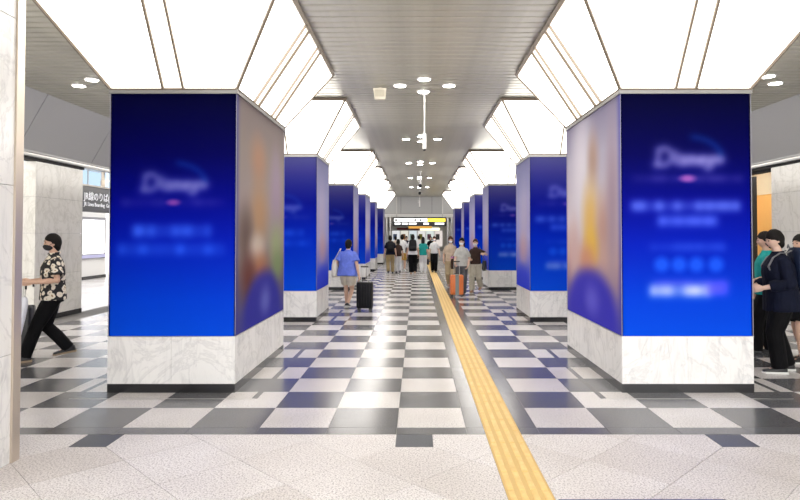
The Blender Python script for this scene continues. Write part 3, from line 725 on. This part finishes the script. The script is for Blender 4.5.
def person(label, px=None, loc=None, rz=0, h=1.70, top=None, bottom=None, shoe=BLACKP, hair=HAIRB, hairstyle='short', skin=SKIN, mask=None,
           feet=((-.1,.0,0),(.1,.0,0)), hands=((-.27,.05,.80),(.27,.05,.80)), lean=0, head=(0,0), drop=.0, fat=1.0, sleeve=.5, leg=1.0, hem=.84, loose=.022,
           wide=.022, collar=None, belt=None, vox=.011, sole=None, group=None, neckline=1.425, female=False):
    """local frame: faces +Y, right is +X. feet: (x, y, heel lift); hands: wrist targets for left(-x), right(+x)"""
    t = thing('person', label, 'person', loc, R(rz), group); s = h/1.70
    if female: fat *= .9
    S = Matrix.Scale(s, 4)
    piv = Vector((0, 0, .92-drop)); Ml = Matrix.Translation(piv) @ Matrix.Rotation(-R(lean), 4, 'X') @ Matrix.Translation(-Vector((0,0,.92)))
    U = lambda p: S @ (Ml @ Vector(p))          # upper body
    D = lambda p: S @ (Vector(p)-Vector((0,0,drop)))
    G = lambda p: S @ Vector(p)
    sw = (.138 if female else .152)*(.5+.5*fat)
    # --- legs
    legs = []
    for i, sx in enumerate((-1, 1)):
        fx, fy, lift = feet[i]; hip = Vector((sx*.085, 0, .88-drop)); pitch = -lift*3.2
        an = Vector((fx, fy-.04*0, .085+lift)); kn = ik(hip, an, .415, .40, (sx*.1, 1, 0)); legs.append((hip, kn, an, pitch))
    arms = []
    for i, sx in enumerate((-1, 1)):
        sh_ = (Ml @ Vector((sx*sw, -.005, 1.35))); wr = Vector(hands[i]); 
        if (wr-sh_).length > .56: wr = sh_+(wr-sh_).normalized()*.555
        el = ik(sh_, wr, .29, .27, (sx*.5, -1, -.35)); arms.append((sh_, el, wr))
    # --- body, one surface
    b = MB()
    tr = [(0,0,.83,.13*fat,.09*fat), (0,-.005,.92,.160*fat,.108*fat), (0,0,1.05,.132*fat,.095*fat), (0,.005,1.17,.142*fat,.103*fat), (0,.008,1.28,.144*fat,.104*fat), (0,0,1.35,.122*fat,.086), (0,-.005,1.395,.08,.064), (0,-.005,1.44,.058,.055)]
    b.loft(tr, 20, 2.3, U)
    b.tube([U((0,-.01,1.40)), U((0,.0,1.46)), U((0,.012,1.53))], [.056*s,.052*s,.05*s], 12)
    hd, hy = R(head[0]), R(head[1])
    Mh = Matrix.Translation(Vector((0,.018,1.585))) @ Matrix.Rotation(hd, 4, 'Z') @ Matrix.Rotation(-hy, 4, 'X')
    HU = lambda p: U(Mh @ Vector(p))
    def hfn(d):
        k = 1.0
        if d.z < -.1 : k *= 1-.14*min(1, (-d.z-.1)/.9)*(1-.35*max(d.y, 0))         # narrower jaw
        if d.y < -.3 and d.z < -.3: k *= .86
        k += .15*math.exp(-((d.x/.16)**2+((d.z+.16)/.17)**2))*(d.y > 0)              # nose
        for ex in (-.36, .36): k -= .05*math.exp(-(((d.x-ex)/.17)**2+((d.z-.08)/.11)**2))*(d.y > 0)
        k += .04*math.exp(-((d.x/.26)**2+((d.z+.50)/.09)**2))*(d.y > 0)              # lips
        k += .05*math.exp(-((d.x/.25)**2+((d.z+.85)/.16)**2))*(d.y > -.2)            # chin
        return k
    hb_ = MB().ball((0,0,0), (.074,.093,.115), None, 40, hfn)
    for sx in (-1, 1): hb_.ball((sx*.075,-.008,-.008), (.011,.02,.03), None, 10)
    b.add([HU(v) for v in hb_.v], hb_.f)
    for i, sx in enumerate((-1, 1)):
        sh_, el, wr = arms[i]; b.ball(G(sh_+Vector((-sx*.012,0,-.014))), .044*s*fat, None, 12)
        b.tube([G(sh_), G(sh_.lerp(el,.5)), G(el), G(el.lerp(wr,.3)), G(wr)], [.040*s*fat,.043*s*fat,.038*s,.039*s,.026*s], 12); b.ball(G(el), .038*s, None, 10)
        # hand: palm, four fingers, thumb
        d = (wr-el).normalized(); inn = Vector((-sx, .25, 0)); nrm = (inn-d*inn.dot(d)).normalized(); sd = d.cross(nrm)*(1 if True else -1)
        if sd.y < 0: sd = -sd                                  # thumb side faces forward
        rot = Matrix((sd, nrm, d)).transposed()
        b.ball(G(wr+d*.05), (.040*s,.017*s,.056*s), rot, 12); b.ball(G(wr), (.027*s,.022*s,.03*s), rot, 10)
        for k in range(4):
            o = wr+d*.088+sd*(.030-.0205*k); L = (.040,.045,.042,.033)[k]; q = [o-d*.02, o]; ang = .25
            for seg in range(3):
                ang += .38; q.append(q[-1]+(d*math.cos(ang)+nrm*math.sin(ang))*L*(.95 if seg == 0 else .62))
            b.tube([G(p) for p in q], [.0088*s,.0088*s,.0085*s,.008*s,.0065*s], 8)
        o = wr+d*.025+sd*.024; q = [o, o+d*.03+sd*.022+nrm*.006, o+d*.058+sd*.030+nrm*.016, o+d*.078+sd*.026+nrm*.024]
        b.tube([G(p) for p in q], [.012*s,.011*s,.0095*s,.0075*s], 8)
        hip, kn, an, pitch = legs[i]
        b.tube([G(hip), G(hip.lerp(kn,.5)), G(kn), G(kn.lerp(an,.3)), G(an)], [.082*s*fat,.072*s*fat,.053*s,.055*s,.036*s], 12); b.ball(G(kn), .053*s, None, 10); b.ball(G(hip), .085*s*fat, None, 12)
        Mf = Matrix.Translation(an) @ Matrix.Rotation(pitch, 4, 'X')
        b.tube([G(Mf @ Vector(p)) for p in ((0,-.045,-.05),(0,.02,-.042),(0,.1,-.055),(0,.165,-.062))], [.03*s,.036*s,.034*s,.018*s], 10); b.ball(G(an), .037*s, None, 10)
    b.fuse('body', skin, t, vox*.78, 1, .4)
    # --- shoes
    sole = sole or shoe
    for i in range(2):
        hip, kn, an, pitch = legs[i]; Mf = Matrix.Translation(an) @ Matrix.Rotation(pitch, 4, 'X')
        xf = lambda p: G(Mf @ Vector(p))
        q = MB(); 
        pr = [(-.075,.030,.0),(-.06,.036,.012),(-.02,.04,.018),(.05,.043,-.006),(.11,.045,-.026),(.16,.040,-.036),(.19,.022,-.044)]
        ring = []
        for (y, wd, zt) in pr:
            n_ = 12
            ring.append([Vector((wd*math.cos(2*math.pi*k/n_), y, -.066+(max(math.sin(2*math.pi*k/n_),-.15)+.15)*(zt+.066)/1.15)) for k in range(n_)])
        v = [xf(p) for rr in ring for p in rr]; N = len(pr)
        f = [(a*12+k, a*12+(k+1)%12, (a+1)*12+(k+1)%12, (a+1)*12+k) for a in range(N-1) for k in range(12)]+[tuple(range(11,-1,-1)), tuple((N-1)*12+k for k in range(12))]
        so = q.add(v, f).build('shoe', shoe, t, True)
        q2 = MB(); ol = [(-.045,-.078),(-.03,-.085),(.03,-.085),(.045,-.078+.02),(.047,.1),(.04,.165),(.0,.2),(-.04,.165),(-.047,.1),(-.045,-.05)]
        q2.v = []; q2.poly([(x, y) for x, y in ol], -.085, -.062); q2.v = [xf(p) for p in q2.v]; q2.build('sole', sole, so)
    # --- lower garment
    b = MB(); wl_ = .97
    b.loft([(0,-.003,.80,.150*fat+wide*.6,.105*fat+wide*.6),(0,-.005,.88,.166*fat+wide*.5,.118*fat+wide*.5),(0,-.003,.95,.158*fat+.012,.112*fat+.012),(0,0,wl_+.04,.142*fat+.012,.102*fat+.012)], 20, 2.2, lambda p: D(p) if p.z < .9 else U(p))
    for i in range(2):
        hip, kn, an, pitch = legs[i]
        if leg == 'skirt': continue
        if leg >= .99:
            P_ = [hip, hip.lerp(kn,.5), kn, kn.lerp(an,.5), an+Vector((0,0,-.02))]; rr = [.088*fat+wide, .08*fat+wide, .062+wide, .056+wide*1.1, .05+wide*1.15]
        else:
            e = kn+(hip-kn)*(1-leg*2) if leg < .5 else kn.lerp(an, (leg-.5)*2); P_ = [hip, hip.lerp(e,.5), e]; rr = [.09*fat+wide, .085*fat+wide, .078+wide*1.2]
        b.tube([G(p) for p in P_], [r_*s for r_ in rr], 14); b.ball(G(hip), (.092*fat+wide*.8)*s, None, 12)
        if leg >= .99: b.ball(G(kn), (.062+wide)*s, None, 10)
    if leg == 'skirt': b.loft([(0,0,.48,.25,.19),(0,0,.62,.215,.165),(0,0,.80,.185,.14),(0,0,.95,.155,.112)], 20, 2.1, D)
    b.fuse('skirt' if leg == 'skirt' else ('trousers' if leg >= .99 else 'shorts'), bottom, t, vox, 3, .5)
    if belt: MB().loft([(0,0,.985,.155*fat,.115*fat),(0,0,1.015,.153*fat,.113*fat)], 20, 2.3, U).build('belt', belt, t)
    # --- upper garment
    b = MB(); lo = loose
    b.loft([(0,0,hem,.168*fat+lo*1.3,.118*fat+lo*1.3),(0,0,.95,.163*fat+lo*1.1,.115*fat+lo*1.1),(0,.002,1.07,.146*fat+lo,.108*fat+lo),(0,.006,1.2,.153*fat+lo,.112*fat+lo),(0,.006,1.28,.156*fat+lo*.6,.115*fat+lo*.7),(0,0,1.35,.142*fat+lo*.3,.10+lo*.4),(0,-.002,1.395,.108*fat+lo*.2,.084),(0,-.005,neckline-.005,.085,.074),(0,-.008,neckline+.025,.066,.062)], 22, 2.3, U)
    for i in range(2):
        sh_, el, wr = arms[i]; b.ball(G(sh_+Vector((-(-1,1)[i]*.008,0,-.008))), (.054*fat+lo*.25)*s, None, 12)
        if sleeve <= .5: e = sh_.lerp(el, sleeve*2*.78); b.tube([G(sh_), G(sh_.lerp(e,.5)), G(e)], [(.052*fat+lo*.25)*s,(.053*fat+lo*.5)*s,(.053*fat+lo*.8)*s], 12)
        else: b.tube([G(sh_), G(el), G(el.lerp(wr,.5)), G(el.lerp(wr,(sleeve-.5)*2*.96))], [(.052*fat+lo*.3)*s,(.048+lo*.6)*s,(.045+lo*.6)*s,(.038+lo*.5)*s], 12); b.ball(G(el), (.048+lo*.7)*s, None, 10) if sleeve > .5 else None
    b.fuse('shirt', top, t, vox, 3, .5)
    if collar:
        q = MB(); rr = []
        for k in range(13):
            a = R(-60+300*k/12+90)-R(60)+R(0); a = math.pi/2+.35+(2*math.pi-.7)*k/12
            rr.append(U((.066*math.cos(a), -.006+.066*math.sin(a), neckline+.035-.02*abs(math.cos((a-math.pi/2)/2)))))
        q.tube(rr, .014*s, 8).build('collar', collar, t, True)
    # --- hair
    def hr(d):
        fy_ = d.y; z = d.z
        cov = 1.0
        line = .30 if hairstyle != 'fringe' else .18
        if hairstyle == 'short' or hairstyle == 'fringe' or hairstyle == 'tail':
            if fy_ > .30: th = line-.2*abs(d.x)
            elif fy_ > -.1: th = -.5+(line+.5-.2*abs(d.x))*((fy_+.1)/.4)**3
            else: th = -.9
        else:
            th = line-.2*abs(d.x) if fy_ > .30 else -.6
        th += .05*math.sin(23*d.x+3)+.04*math.sin(37*d.x); cov = 1/(1+math.exp(-(z-th)*16))
        return .85+.15*cov+.05*cov*(.5+.3*math.sin(11*d.x+5*d.z+7*d.y)+.2*math.sin(23*d.y-17*d.x+9*d.z))
    q = MB(); q.ball((0,-.010,.014), (.0855,.103,.118), None, 40, hr)
    if hairstyle in ('short', 'fringe'): q.ball((0,-.052,-.045), (.066,.05,.075), None, 16); [q.ball((sx*.066,-.028,-.02), (.018,.035,.05), None, 12) for sx in (-1,1)]
    if hairstyle == 'long': q.ball((0,-.075,-.10), (.085,.045,.17), None, 16); q.ball((0,-.05,.0), (.09,.07,.1), None, 16); [q.ball((sx*.07,-.02,-.08), (.022,.045,.12), None, 12) for sx in (-1,1)]
    if hairstyle == 'bob': q.ball((0,-.06,-.03), (.09,.055,.11), None, 16); [q.ball((sx*.075,-.01,-.05), (.02,.05,.085), None, 12) for sx in (-1,1)]
    if hairstyle == 'tail': q.ball((0,-.11,.02), (.03,.04,.035), None, 12); q.ball((0,-.125,-.07), (.028,.028,.1), None, 12)
    q.v = [HU(v) for v in q.v]
    q.fuse('hair', hair, t, .009, 2, .4)
    for sx in (-1, 1):
        q = MB().ball((sx*.029, .081, .010), (.012,.007,.007), None, 10); q.v = [HU(v) for v in q.v]; q.build('eye', EYE, t, True)
        q = MB().tube([(sx*.015,.092,.032),(sx*.030,.089,.037),(sx*.045,.080,.033)], [.003,.004,.003], 6); q.v = [HU(v) for v in q.v]; q.build('eyebrow', hair, t)
    if mask:
        def mf(d): return 1+.12*math.exp(-((d.x/.3)**2+((d.z-.3)/.4)**2))
        q = MB().ball((0,.038,-.048), (.066,.070,.052), None, 22, mf)
        for sx in (-1, 1): q.tube([(sx*.06,.05,-.03),(sx*.078,.02,-.008),(sx*.084,-.012,.0)], .003, 6)
        q.v = [HU(v) for v in q.v]; q.build('face_mask', mask, t, True)
    else:
        q = MB().tube([(-.022,.092,-.055),(0,.101,-.053),(.022,.092,-.055)], [.003,.006,.003], 8); q.v = [HU(v) for v in q.v]; q.build('lips', mat('lips', (.45,.2,.17), .5), t)
    t['_s'] = s
    return t, U, [G(a[2]) for a in arms], G
def at_px(x, y):      # floor point seen at that place of the view
    Y = F*HC/(y-VY); return ((x-VX)*Y/F, Y, 0)
def tow(o, p):        # person-local point to world
    return Matrix.Translation(o.location) @ Matrix.Rotation(o.rotation_euler.z, 4, 'Z') @ Vector(p)
def suitcase(label, loc, rz, w_, hgt, d, shell, band=None, pull=.38, tilt=0):
    t = thing('suitcase', label, 'suitcase', loc, R(rz)); z0 = .06
    b = MB().bevbox(-w_/2, w_/2, -d/2, d/2, z0, z0+hgt, .035); b.build('shell', shell, t, True)
    for sy in (-1, 1):
        for k in range(5): x = -w_/2+.05+(w_-.1)*k/4; bx('rib', x-.008, x+.008, *sorted((sy*(d/2), sy*(d/2+.006))), z0+.06, z0+hgt-.06, shell, t)
    MB().bevbox(-w_/2-.003, w_/2+.003, -.012, .012, z0-.003, z0+hgt+.003, .004).build('zip_seam', BLACKP, t)
    if band: bx('luggage_belt', -.05, .05, -d/2-.009, d/2+.009, z0-.004, z0+hgt+.006, band, t)
    for sx in (-1, 1):
        for sy in (-1, 1):
            q = bx('wheel_fork', sx*(w_/2-.045)-.018, sx*(w_/2-.045)+.018, sy*(d/2-.04)-.018, sy*(d/2-.04)+.018, .035, .07, BLACKP, t)
            MB().tube([(sx*(w_/2-.045)-.014, sy*(d/2-.04), .027), (sx*(w_/2-.045)+.014, sy*(d/2-.04), .027)], .027, 14).build('wheel', BLACKP, q)
    zt = z0+hgt
    MB().tube([(-.08,0,zt), (-.07,0,zt+.03), (.07,0,zt+.03), (.08,0,zt)], .011, 8).build('carry_handle', BLACKP, t)
    hd = MB().tube([(-.085,-.03,zt+pull), (.085,-.03,zt+pull)], .016, 10).build('pull_grip', BLACKP, t)
    for sx in (-1, 1): MB().tube([(sx*.075,-.03,zt-.02), (sx*.075,-.03,zt+pull)], .008, 8).build('pull_tube', STEEL, t)
    return t
def backpack(label, p, U, m, w_=.15, h_=.42, d=.13, strap=None, z=1.0):
    t = thing('backpack', label, 'backpack', tuple(p.location), p.rotation_euler.z)
    q = MB().loft([(0,-.115-d/2-.02,z,w_*.9,d/2*.9),(0,-.12-d/2-.02,z+.06,w_,d/2+.012),(0,-.12-d/2-.02,z+h_*.6,w_,d/2),(0,-.11-d/2-.02,z+h_*.9,w_*.85,d/2*.85),(0,-.105-d/2-.02,z+h_,w_*.55,d/2*.55)], 20, 3.2, U); q.build('bag', m, t, True)
    MB().loft([(0,-.12-d-.03,z+.05,w_*.75,.025),(0,-.12-d-.035,z+.10,w_*.8,.032),(0,-.12-d-.03,z+.22,w_*.75,.022)], 16, 3.2, U).build('front_pocket', m, t, True)
    for sx in (-1, 1):
        pts = [(sx*.07,-.13,z+h_-.03),(sx*.08,-.07,1.425),(sx*.085,.0,1.43),(sx*.095,.085,1.38),(sx*.11,.15,1.28),(sx*.13,.13,1.14),(sx*.15,.0,1.06),(sx*.12,-.12,z+.08)]
        fine = []
        for i_ in range(len(pts)-1):
            for k in range(3): fine.append(tuple(Vector(pts[i_]).lerp(Vector(pts[i_+1]), k/3)))
        fine.append(pts[-1]); MB().tube([U(v) for v in fine], [(.022,.007)]*len(fine), 8).build('shoulder_strap', strap or m, t, True)
    MB().tube([U((-.03,-.13,z+h_+.0)), U((0,-.13,z+h_+.04)), U((.03,-.13,z+h_+.0))], .008, 8).build('grab_loop', strap or m, t)
    return t
def shoulder_bag(label, p, G, top_pt, bag_c, size, m, name='tote_bag', cat='bag'):
    t = thing(name, label, cat, tuple(p.location), p.rotation_euler.z); c = Vector(bag_c); w_, d_, h_ = size
    MB().loft([(c.x,c.y,c.z-h_/2,w_*.75,d_*.8),(c.x,c.y,c.z-h_*.3,w_,d_),(c.x,c.y,c.z+h_*.2,w_*.95,d_*.85),(c.x,c.y,c.z+h_/2,w_*.8,d_*.45)], 18, 2.8, G).build('bag', m, t, True)
    tp = Vector(top_pt); e = Vector((0, 1, 0)) if w_ > d_ and False else (Vector((1,0,0)) if w_ > d_ else Vector((0,1,0))); r_ = max(w_, d_)*.6
    for s_ in (-1, 1):
        a = c+e*r_*s_+Vector((0,0,h_/2-.02)); MB().tube([G(a), G(a.lerp(tp+e*.03*s_, .5)), G(tp+e*.02*s_)], [(.013,.005)]*3, 8).build('strap', m, t, True)
    return t

NAVY = cloth('navy_cloth', (.006,.008,.020)); BLK = cloth('black_cloth', (.005,.005,.006)); WHT = cloth('white_cloth', (.72,.72,.72), var=.06); BEI = cloth('beige_cloth', (.58,.47,.36)); KHA = cloth('khaki_cloth', (.34,.26,.13))
BLU = cloth('periwinkle_cloth', (.14,.20,.66)); CRM = cloth('cream_cloth', (.62,.56,.45), var=.1); TEAL = cloth('teal_cloth', (.02,.30,.28)); GRY = cloth('grey_cloth', (.10,.10,.11)); LGR = cloth('pale_grey_cloth', (.50,.50,.48)); BRN = cloth('brown_cloth', (.05,.03,.025)); MUS = cloth('mustard_cloth', (.50,.30,.07)); SHOEW = mat('white_rubber', (.7,.7,.68), .6); TANSH = mat('tan_leather', (.35,.2,.12), .5)
PALE = cloth('stone_cloth', (.52,.48,.40), var=.1)

# 1 man in floral shirt by the near marble wall, walking left, hands joined on a handle
p1, U1, H1, G1 = person('man in black floral shirt and black mask walking left beside the near marble wall', loc=at_px(54, 357.5), rz=127, h=1.735, top=floral(), bottom=BLK, shoe=BLACKP, sole=mat('tan_sole', (.30,.22,.14), .6),
    mask=MASKB, feet=((-.08,.32,.0),(.08,-.20,.04)), hands=((-.24,.25,1.04),(-.10,.27,1.05)), head=(4,4), drop=.045, sleeve=.5, hem=.83, loose=.03, wide=.022, collar=floral(), vox=.009, fat=1.05)
t = thing('long_umbrella', 'long folded white umbrella with black hook handle held by the man in floral shirt', 'umbrella', tuple(p1.location), p1.rotation_euler.z)
ub = Vector((-.21, .33, 0)); TL = Vector((-.22, .12, 0))
MB().tube([ub+Vector(q) for q in ((.0,.0,.97),(.0,-.0,1.02),(.0,-.04,1.06),(.0,-.08,1.04),(.0,-.085,1.0))], .012, 10).build('hook_handle', BLACKP, t, True)
UB = lambda z: ub+TL*((.97-z)/.8)+Vector((0,0,z))
MB().tube([UB(.97), UB(.20)], .007, 8).build('shaft', STEEL, t)
MB().tube([UB(z) for z in (.88,.86,.78,.6,.4,.25)], [.012,.035,.055,.048,.032,.012], 10).build('folded_canopy', mat('umbrella_white', (.72,.73,.78), .4), t, True)
MB().tube([UB(.25), UB(.17)], [.007,.004], 8).build('ferrule', BLACKP, t)
suitcase('black upright suitcase half hidden behind the near marble wall', (p1.location.x-.68, p1.location.y+.30, 0), 15, .40, .62, .24, BLACKP, pull=.36)

# 2 man in blue shirt walking away with a rolling case and tote
p2, U2, H2, G2 = person('man in periwinkle blue shirt and cream shorts walking away pulling a black suitcase', loc=at_px(347.5, 308), rz=-12, h=1.60, top=BLU, bottom=CRM, shoe=BLACKP, sole=SHOEW, leg=.36,
    feet=((-.08,.18,.0),(.08,-.20,.06)), drop=.02, hands=((-.24,.10,.90),(.33,-.10,.80)), lean=7, head=(0,-8), loose=.05, hem=.80, sleeve=.48, fat=1.12, vox=.011)
suitcase('black hard shell suitcase rolling behind the man in the blue shirt', at_px(365, 310.5), -8, .345, .58, .24, cloth('black_shell', (.012,.012,.014), .35, .1), pull=.34)
shoulder_bag('cream canvas tote hanging from the blue-shirted man\'s left shoulder', p2, G2, (-.17,.0,1.46), (-.30,-.02,.97), (.07,.18,.42), mat('canvas_cream', (.72,.68,.58), .8))

# 3 the group walking away / towards in the middle distance
q, U_, H_, G_ = person('man in navy shirt and khaki trousers walking away under a black backpack', loc=at_px(390.3, 273.3), rz=4, h=1.66, top=NAVY, bottom=KHA, feet=((-.09,-.1,.03),(.11,.12,.0)), loose=.03, vox=.014)
backpack('black backpack on the man in khaki trousers', q, U_, cloth('black_nylon', (.012,.012,.014), .6), .16, .46, .14)
q, U_, H_, G_ = person('person with dark hair and white trousers behind the khaki-trousered man', loc=at_px(398.2, 272.9), rz=8, h=1.50, top=BRN, bottom=WHT, feet=((-.08,.1,.0),(.08,-.1,.03)), hairstyle='bob', vox=.014, female=True)
q, U_, H_, G_ = person('man in white shirt and mustard shorts walking away in the middle distance', loc=at_px(402.2, 270.8), rz=-6, h=1.70, top=WHT, bottom=MUS, leg=.45, shoe=SHOEW, feet=((-.09,-.12,.03),(.1,.12,.0)), loose=.03, vox=.014)
shoulder_bag('dark sling bag on the man in mustard shorts', q, G_, (.1,.05,1.46), (.22,-.05,.98), (.06,.13,.24), BLACKP, 'sling_bag')
q, U_, H_, G_ = person('man in white shirt and black trousers walking away with a large black backpack', loc=at_px(412.8, 273.8), rz=0, h=1.70, top=WHT, bottom=BLK, shoe=TANSH, feet=((-.08,.1,.0),(.09,-.08,.03)), loose=.04, wide=.035, vox=.014)
backpack('large black backpack on the white-shirted man in black trousers', q, U_, cloth('black_nylon2', (.014,.014,.016), .6), .17, .50, .15)
q, U_, H_, G_ = person('woman with long dark hair, teal top and white trousers walking away', loc=at_px(423, 273), rz=-4, h=1.60, top=TEAL, bottom=WHT, shoe=SHOEW, hairstyle='long', feet=((-.07,-.08,.03),(.08,.1,.0)), loose=.03, wide=.03, vox=.014, female=True)
q, U_, H_, G_ = person('woman in white blouse and black trousers facing the camera on the yellow strip', loc=at_px(434.2, 272.3), rz=176, h=1.62, top=WHT, bottom=BLK, hair=HAIRBR, hairstyle='bob', skin=SKIN2, mask=MASKW, feet=((-.07,.05,.0),(.08,-.06,.02)), sleeve=.5, hem=.9, vox=.014, female=True)
t = thing('handbag', 'black handbag held by the woman in the white blouse', 'handbag', tuple(q.location), q.rotation_euler.z); hx = H_[1]
MB().loft([(hx.x+.03,hx.y,hx.z-.42,.05,.15),(hx.x+.03,hx.y,hx.z-.25,.055,.16),(hx.x+.03,hx.y,hx.z-.16,.03,.12)], 16, 3, None).build('bag', BLACKP, t, True); MB().tube([(hx.x+.03,hx.y-.09,hx.z-.18),(hx.x+.02,hx.y,hx.z-.06),(hx.x+.03,hx.y+.09,hx.z-.18)], .008, 8).build('handle', BLACKP, t)
for (x, y, lab, tp_, bt_, hs, hh) in ((406.5, 262.5, 'distant person in dark top glimpsed left of the large backpack', NAVY, GRY, 'short', 1.62), (419.0, 263.5, 'distant person in white top glimpsed left of the teal-topped woman', WHT, BLK, 'short', 1.66),
                             (430.6, 262.0, 'distant person in black top glimpsed left of the woman in white blouse', BLK, BEI, 'bob', 1.60), (395.6, 262.6, 'distant person in beige top glimpsed right of the navy-shirted man', BEI, BLK, 'short', 1.60)):
    person(lab, loc=at_px(x, y), rz=random.choice((0, 180, 10)), h=hh, top=tp_, bottom=bt_, hairstyle=hs, feet=((-.08,.06,0),(.08,-.06,.02)), vox=.018)

# 4 trio coming towards the camera on the right
g1, U_, H_, G_ = person('woman in beige top and khaki trousers walking towards the camera holding something purple', loc=at_px(450.6, 287.5), rz=172, h=1.64, top=BEI, bottom=cloth('light_khaki', (.42,.34,.22)), shoe=TANSH, hair=HAIRBR, hairstyle='bob', skin=SKIN, mask=MASKW,
    feet=((-.07,.20,.0),(.07,-.20,.06)), hands=((-.10,.26,.98),(.22,.16,.90)), loose=.035, wide=.03, hem=.88, vox=.012, female=True, head=(0,8))
t = thing('purple_pouch', 'small purple pouch in the hands of the woman in beige', 'pouch', tuple(g1.location), g1.rotation_euler.z); MB().bevbox(H_[0].x-.07, H_[0].x+.07, H_[0].y+.02, H_[0].y+.07, H_[0].z-.07, H_[0].z+.06, .02).build('pouch', mat('purple_fabric', (.38,.10,.42), .7), t, True); MB().tube([(H_[0].x-.06,H_[0].y+.05,H_[0].z+.05),(H_[0].x,H_[0].y+.05,H_[0].z+.12),(H_[0].x+.06,H_[0].y+.05,H_[0].z+.05)], .006, 8).build('strap', BLACKP, t)
shoulder_bag('black shoulder bag on the woman in beige', g1, G_, (-.15,.02,1.45), (-.27,.03,.90), (.06,.15,.28), BLACKP, 'shoulder_bag')
g2, U_, H_, G_ = person('woman in pale grey shirt and grey trousers pushing an orange suitcase', loc=at_px(461.8, 294.5), rz=168, h=1.60, top=LGR, bottom=GRY, shoe=BLACKP, hair=HAIRB, hairstyle='long', mask=MASKW, skin=SKIN2,
    feet=((-.07,.16,.0),(.07,-.18,.05)), hands=((-.20,.12,.88),(.16,.32,.94)), loose=.035, wide=.03, hem=.86, sleeve=.5, vox=.012, female=True, head=(-6,6))
shoulder_bag('dark shoulder bag on the woman in pale grey', g2, G_, (.15,.0,1.45), (.28,-.04,.92), (.06,.15,.3), BRN, 'shoulder_bag')
suitcase('orange suitcase with a grey luggage belt in front of the woman in pale grey', at_px(456.4, 296.5), 6, .355, .54, .24, mat('orange_shell', (.75,.20,.05), .4), mat('belt_grey', (.22,.25,.24), .6), pull=.36)
g3, U_, H_, G_ = person('woman in dark brown top and stone trousers raising one arm by the third right column', loc=at_px(475.5, 291.5), rz=160, h=1.58, top=BRN, bottom=PALE, shoe=TANSH, hair=HAIRBR, hairstyle='tail', mask=MASKW, skin=SKIN2,
    feet=((-.09,-.26,.10),(.07,.2,.0)), drop=.02, hands=((-.36,.34,1.22),(.12,.24,1.04)), loose=.028, wide=.035, hem=.9, sleeve=.45, vox=.012, female=True, head=(6,4))
shoulder_bag('black shoulder bag swinging from the woman in dark brown top', g3, G_, (-.13,.02,1.44), (-.29,.0,.84), (.07,.16,.32), BLACKP, 'shoulder_bag')
shoulder_bag('cream tote bag against the hip of the woman in dark brown top', g3, G_, (.16,.02,1.20), (.24,.12,.78), (.10,.08,.40), CRM, 'tote_bag')

# 5 travellers in dark clothes at the right edge
k1, U_, H_, G_ = person('person in navy and black standing in profile with a backpack at the right edge', loc=at_px(780, 371), rz=80, h=1.74, top=NAVY, bottom=BLK, shoe=BLACKP, sole=SHOEW, hairstyle='fringe', skin=SKIN2,
    feet=((-.10,.06,.0),(.10,-.1,.0)), hands=((-.20,.26,1.02),(.22,.24,1.0)), loose=.05, wide=.035, hem=.74, sleeve=.9, fat=1.1, vox=.009, head=(6,10), lean=4)
backpack('navy backpack with grey straps on the right edge traveller', k1, U_, cloth('navy_nylon', (.008,.013,.034), .55), .17, .48, .16, mat('strap_grey', (.16,.16,.17), .6))
k2, U_, H_, G_ = person('person in teal top and black trousers standing behind the navy traveller', loc=at_px(766, 354), rz=62, h=1.72, top=TEAL, bottom=BLK, shoe=BLACKP, hairstyle='short', feet=((-.10,.14,.0),(.10,-.05,.0)), hands=((-.22,.25,1.0),(.25,.1,.86)), loose=.035, wide=.03, vox=.011, head=(0,6))
k3, U_, H_, G_ = person('person in dark shirt and black shorts beyond the navy backpack', loc=at_px(801, 361), rz=95, h=1.68, top=NAVY, bottom=BLK, leg=.42, shoe=BLACKP, sole=SHOEW, hairstyle='bob', feet=((-.10,.08,.0),(.10,-.1,.0)), loose=.04, wide=.04, vox=.011, head=(10,6))
backpack('blue and black backpack on the shorts-wearing traveller', k3, U_, cloth('blue_nylon', (.015,.04,.14), .55), .16, .44, .14)
for o in bpy.data.objects:
    if '_s' in o.keys(): del o['_s']
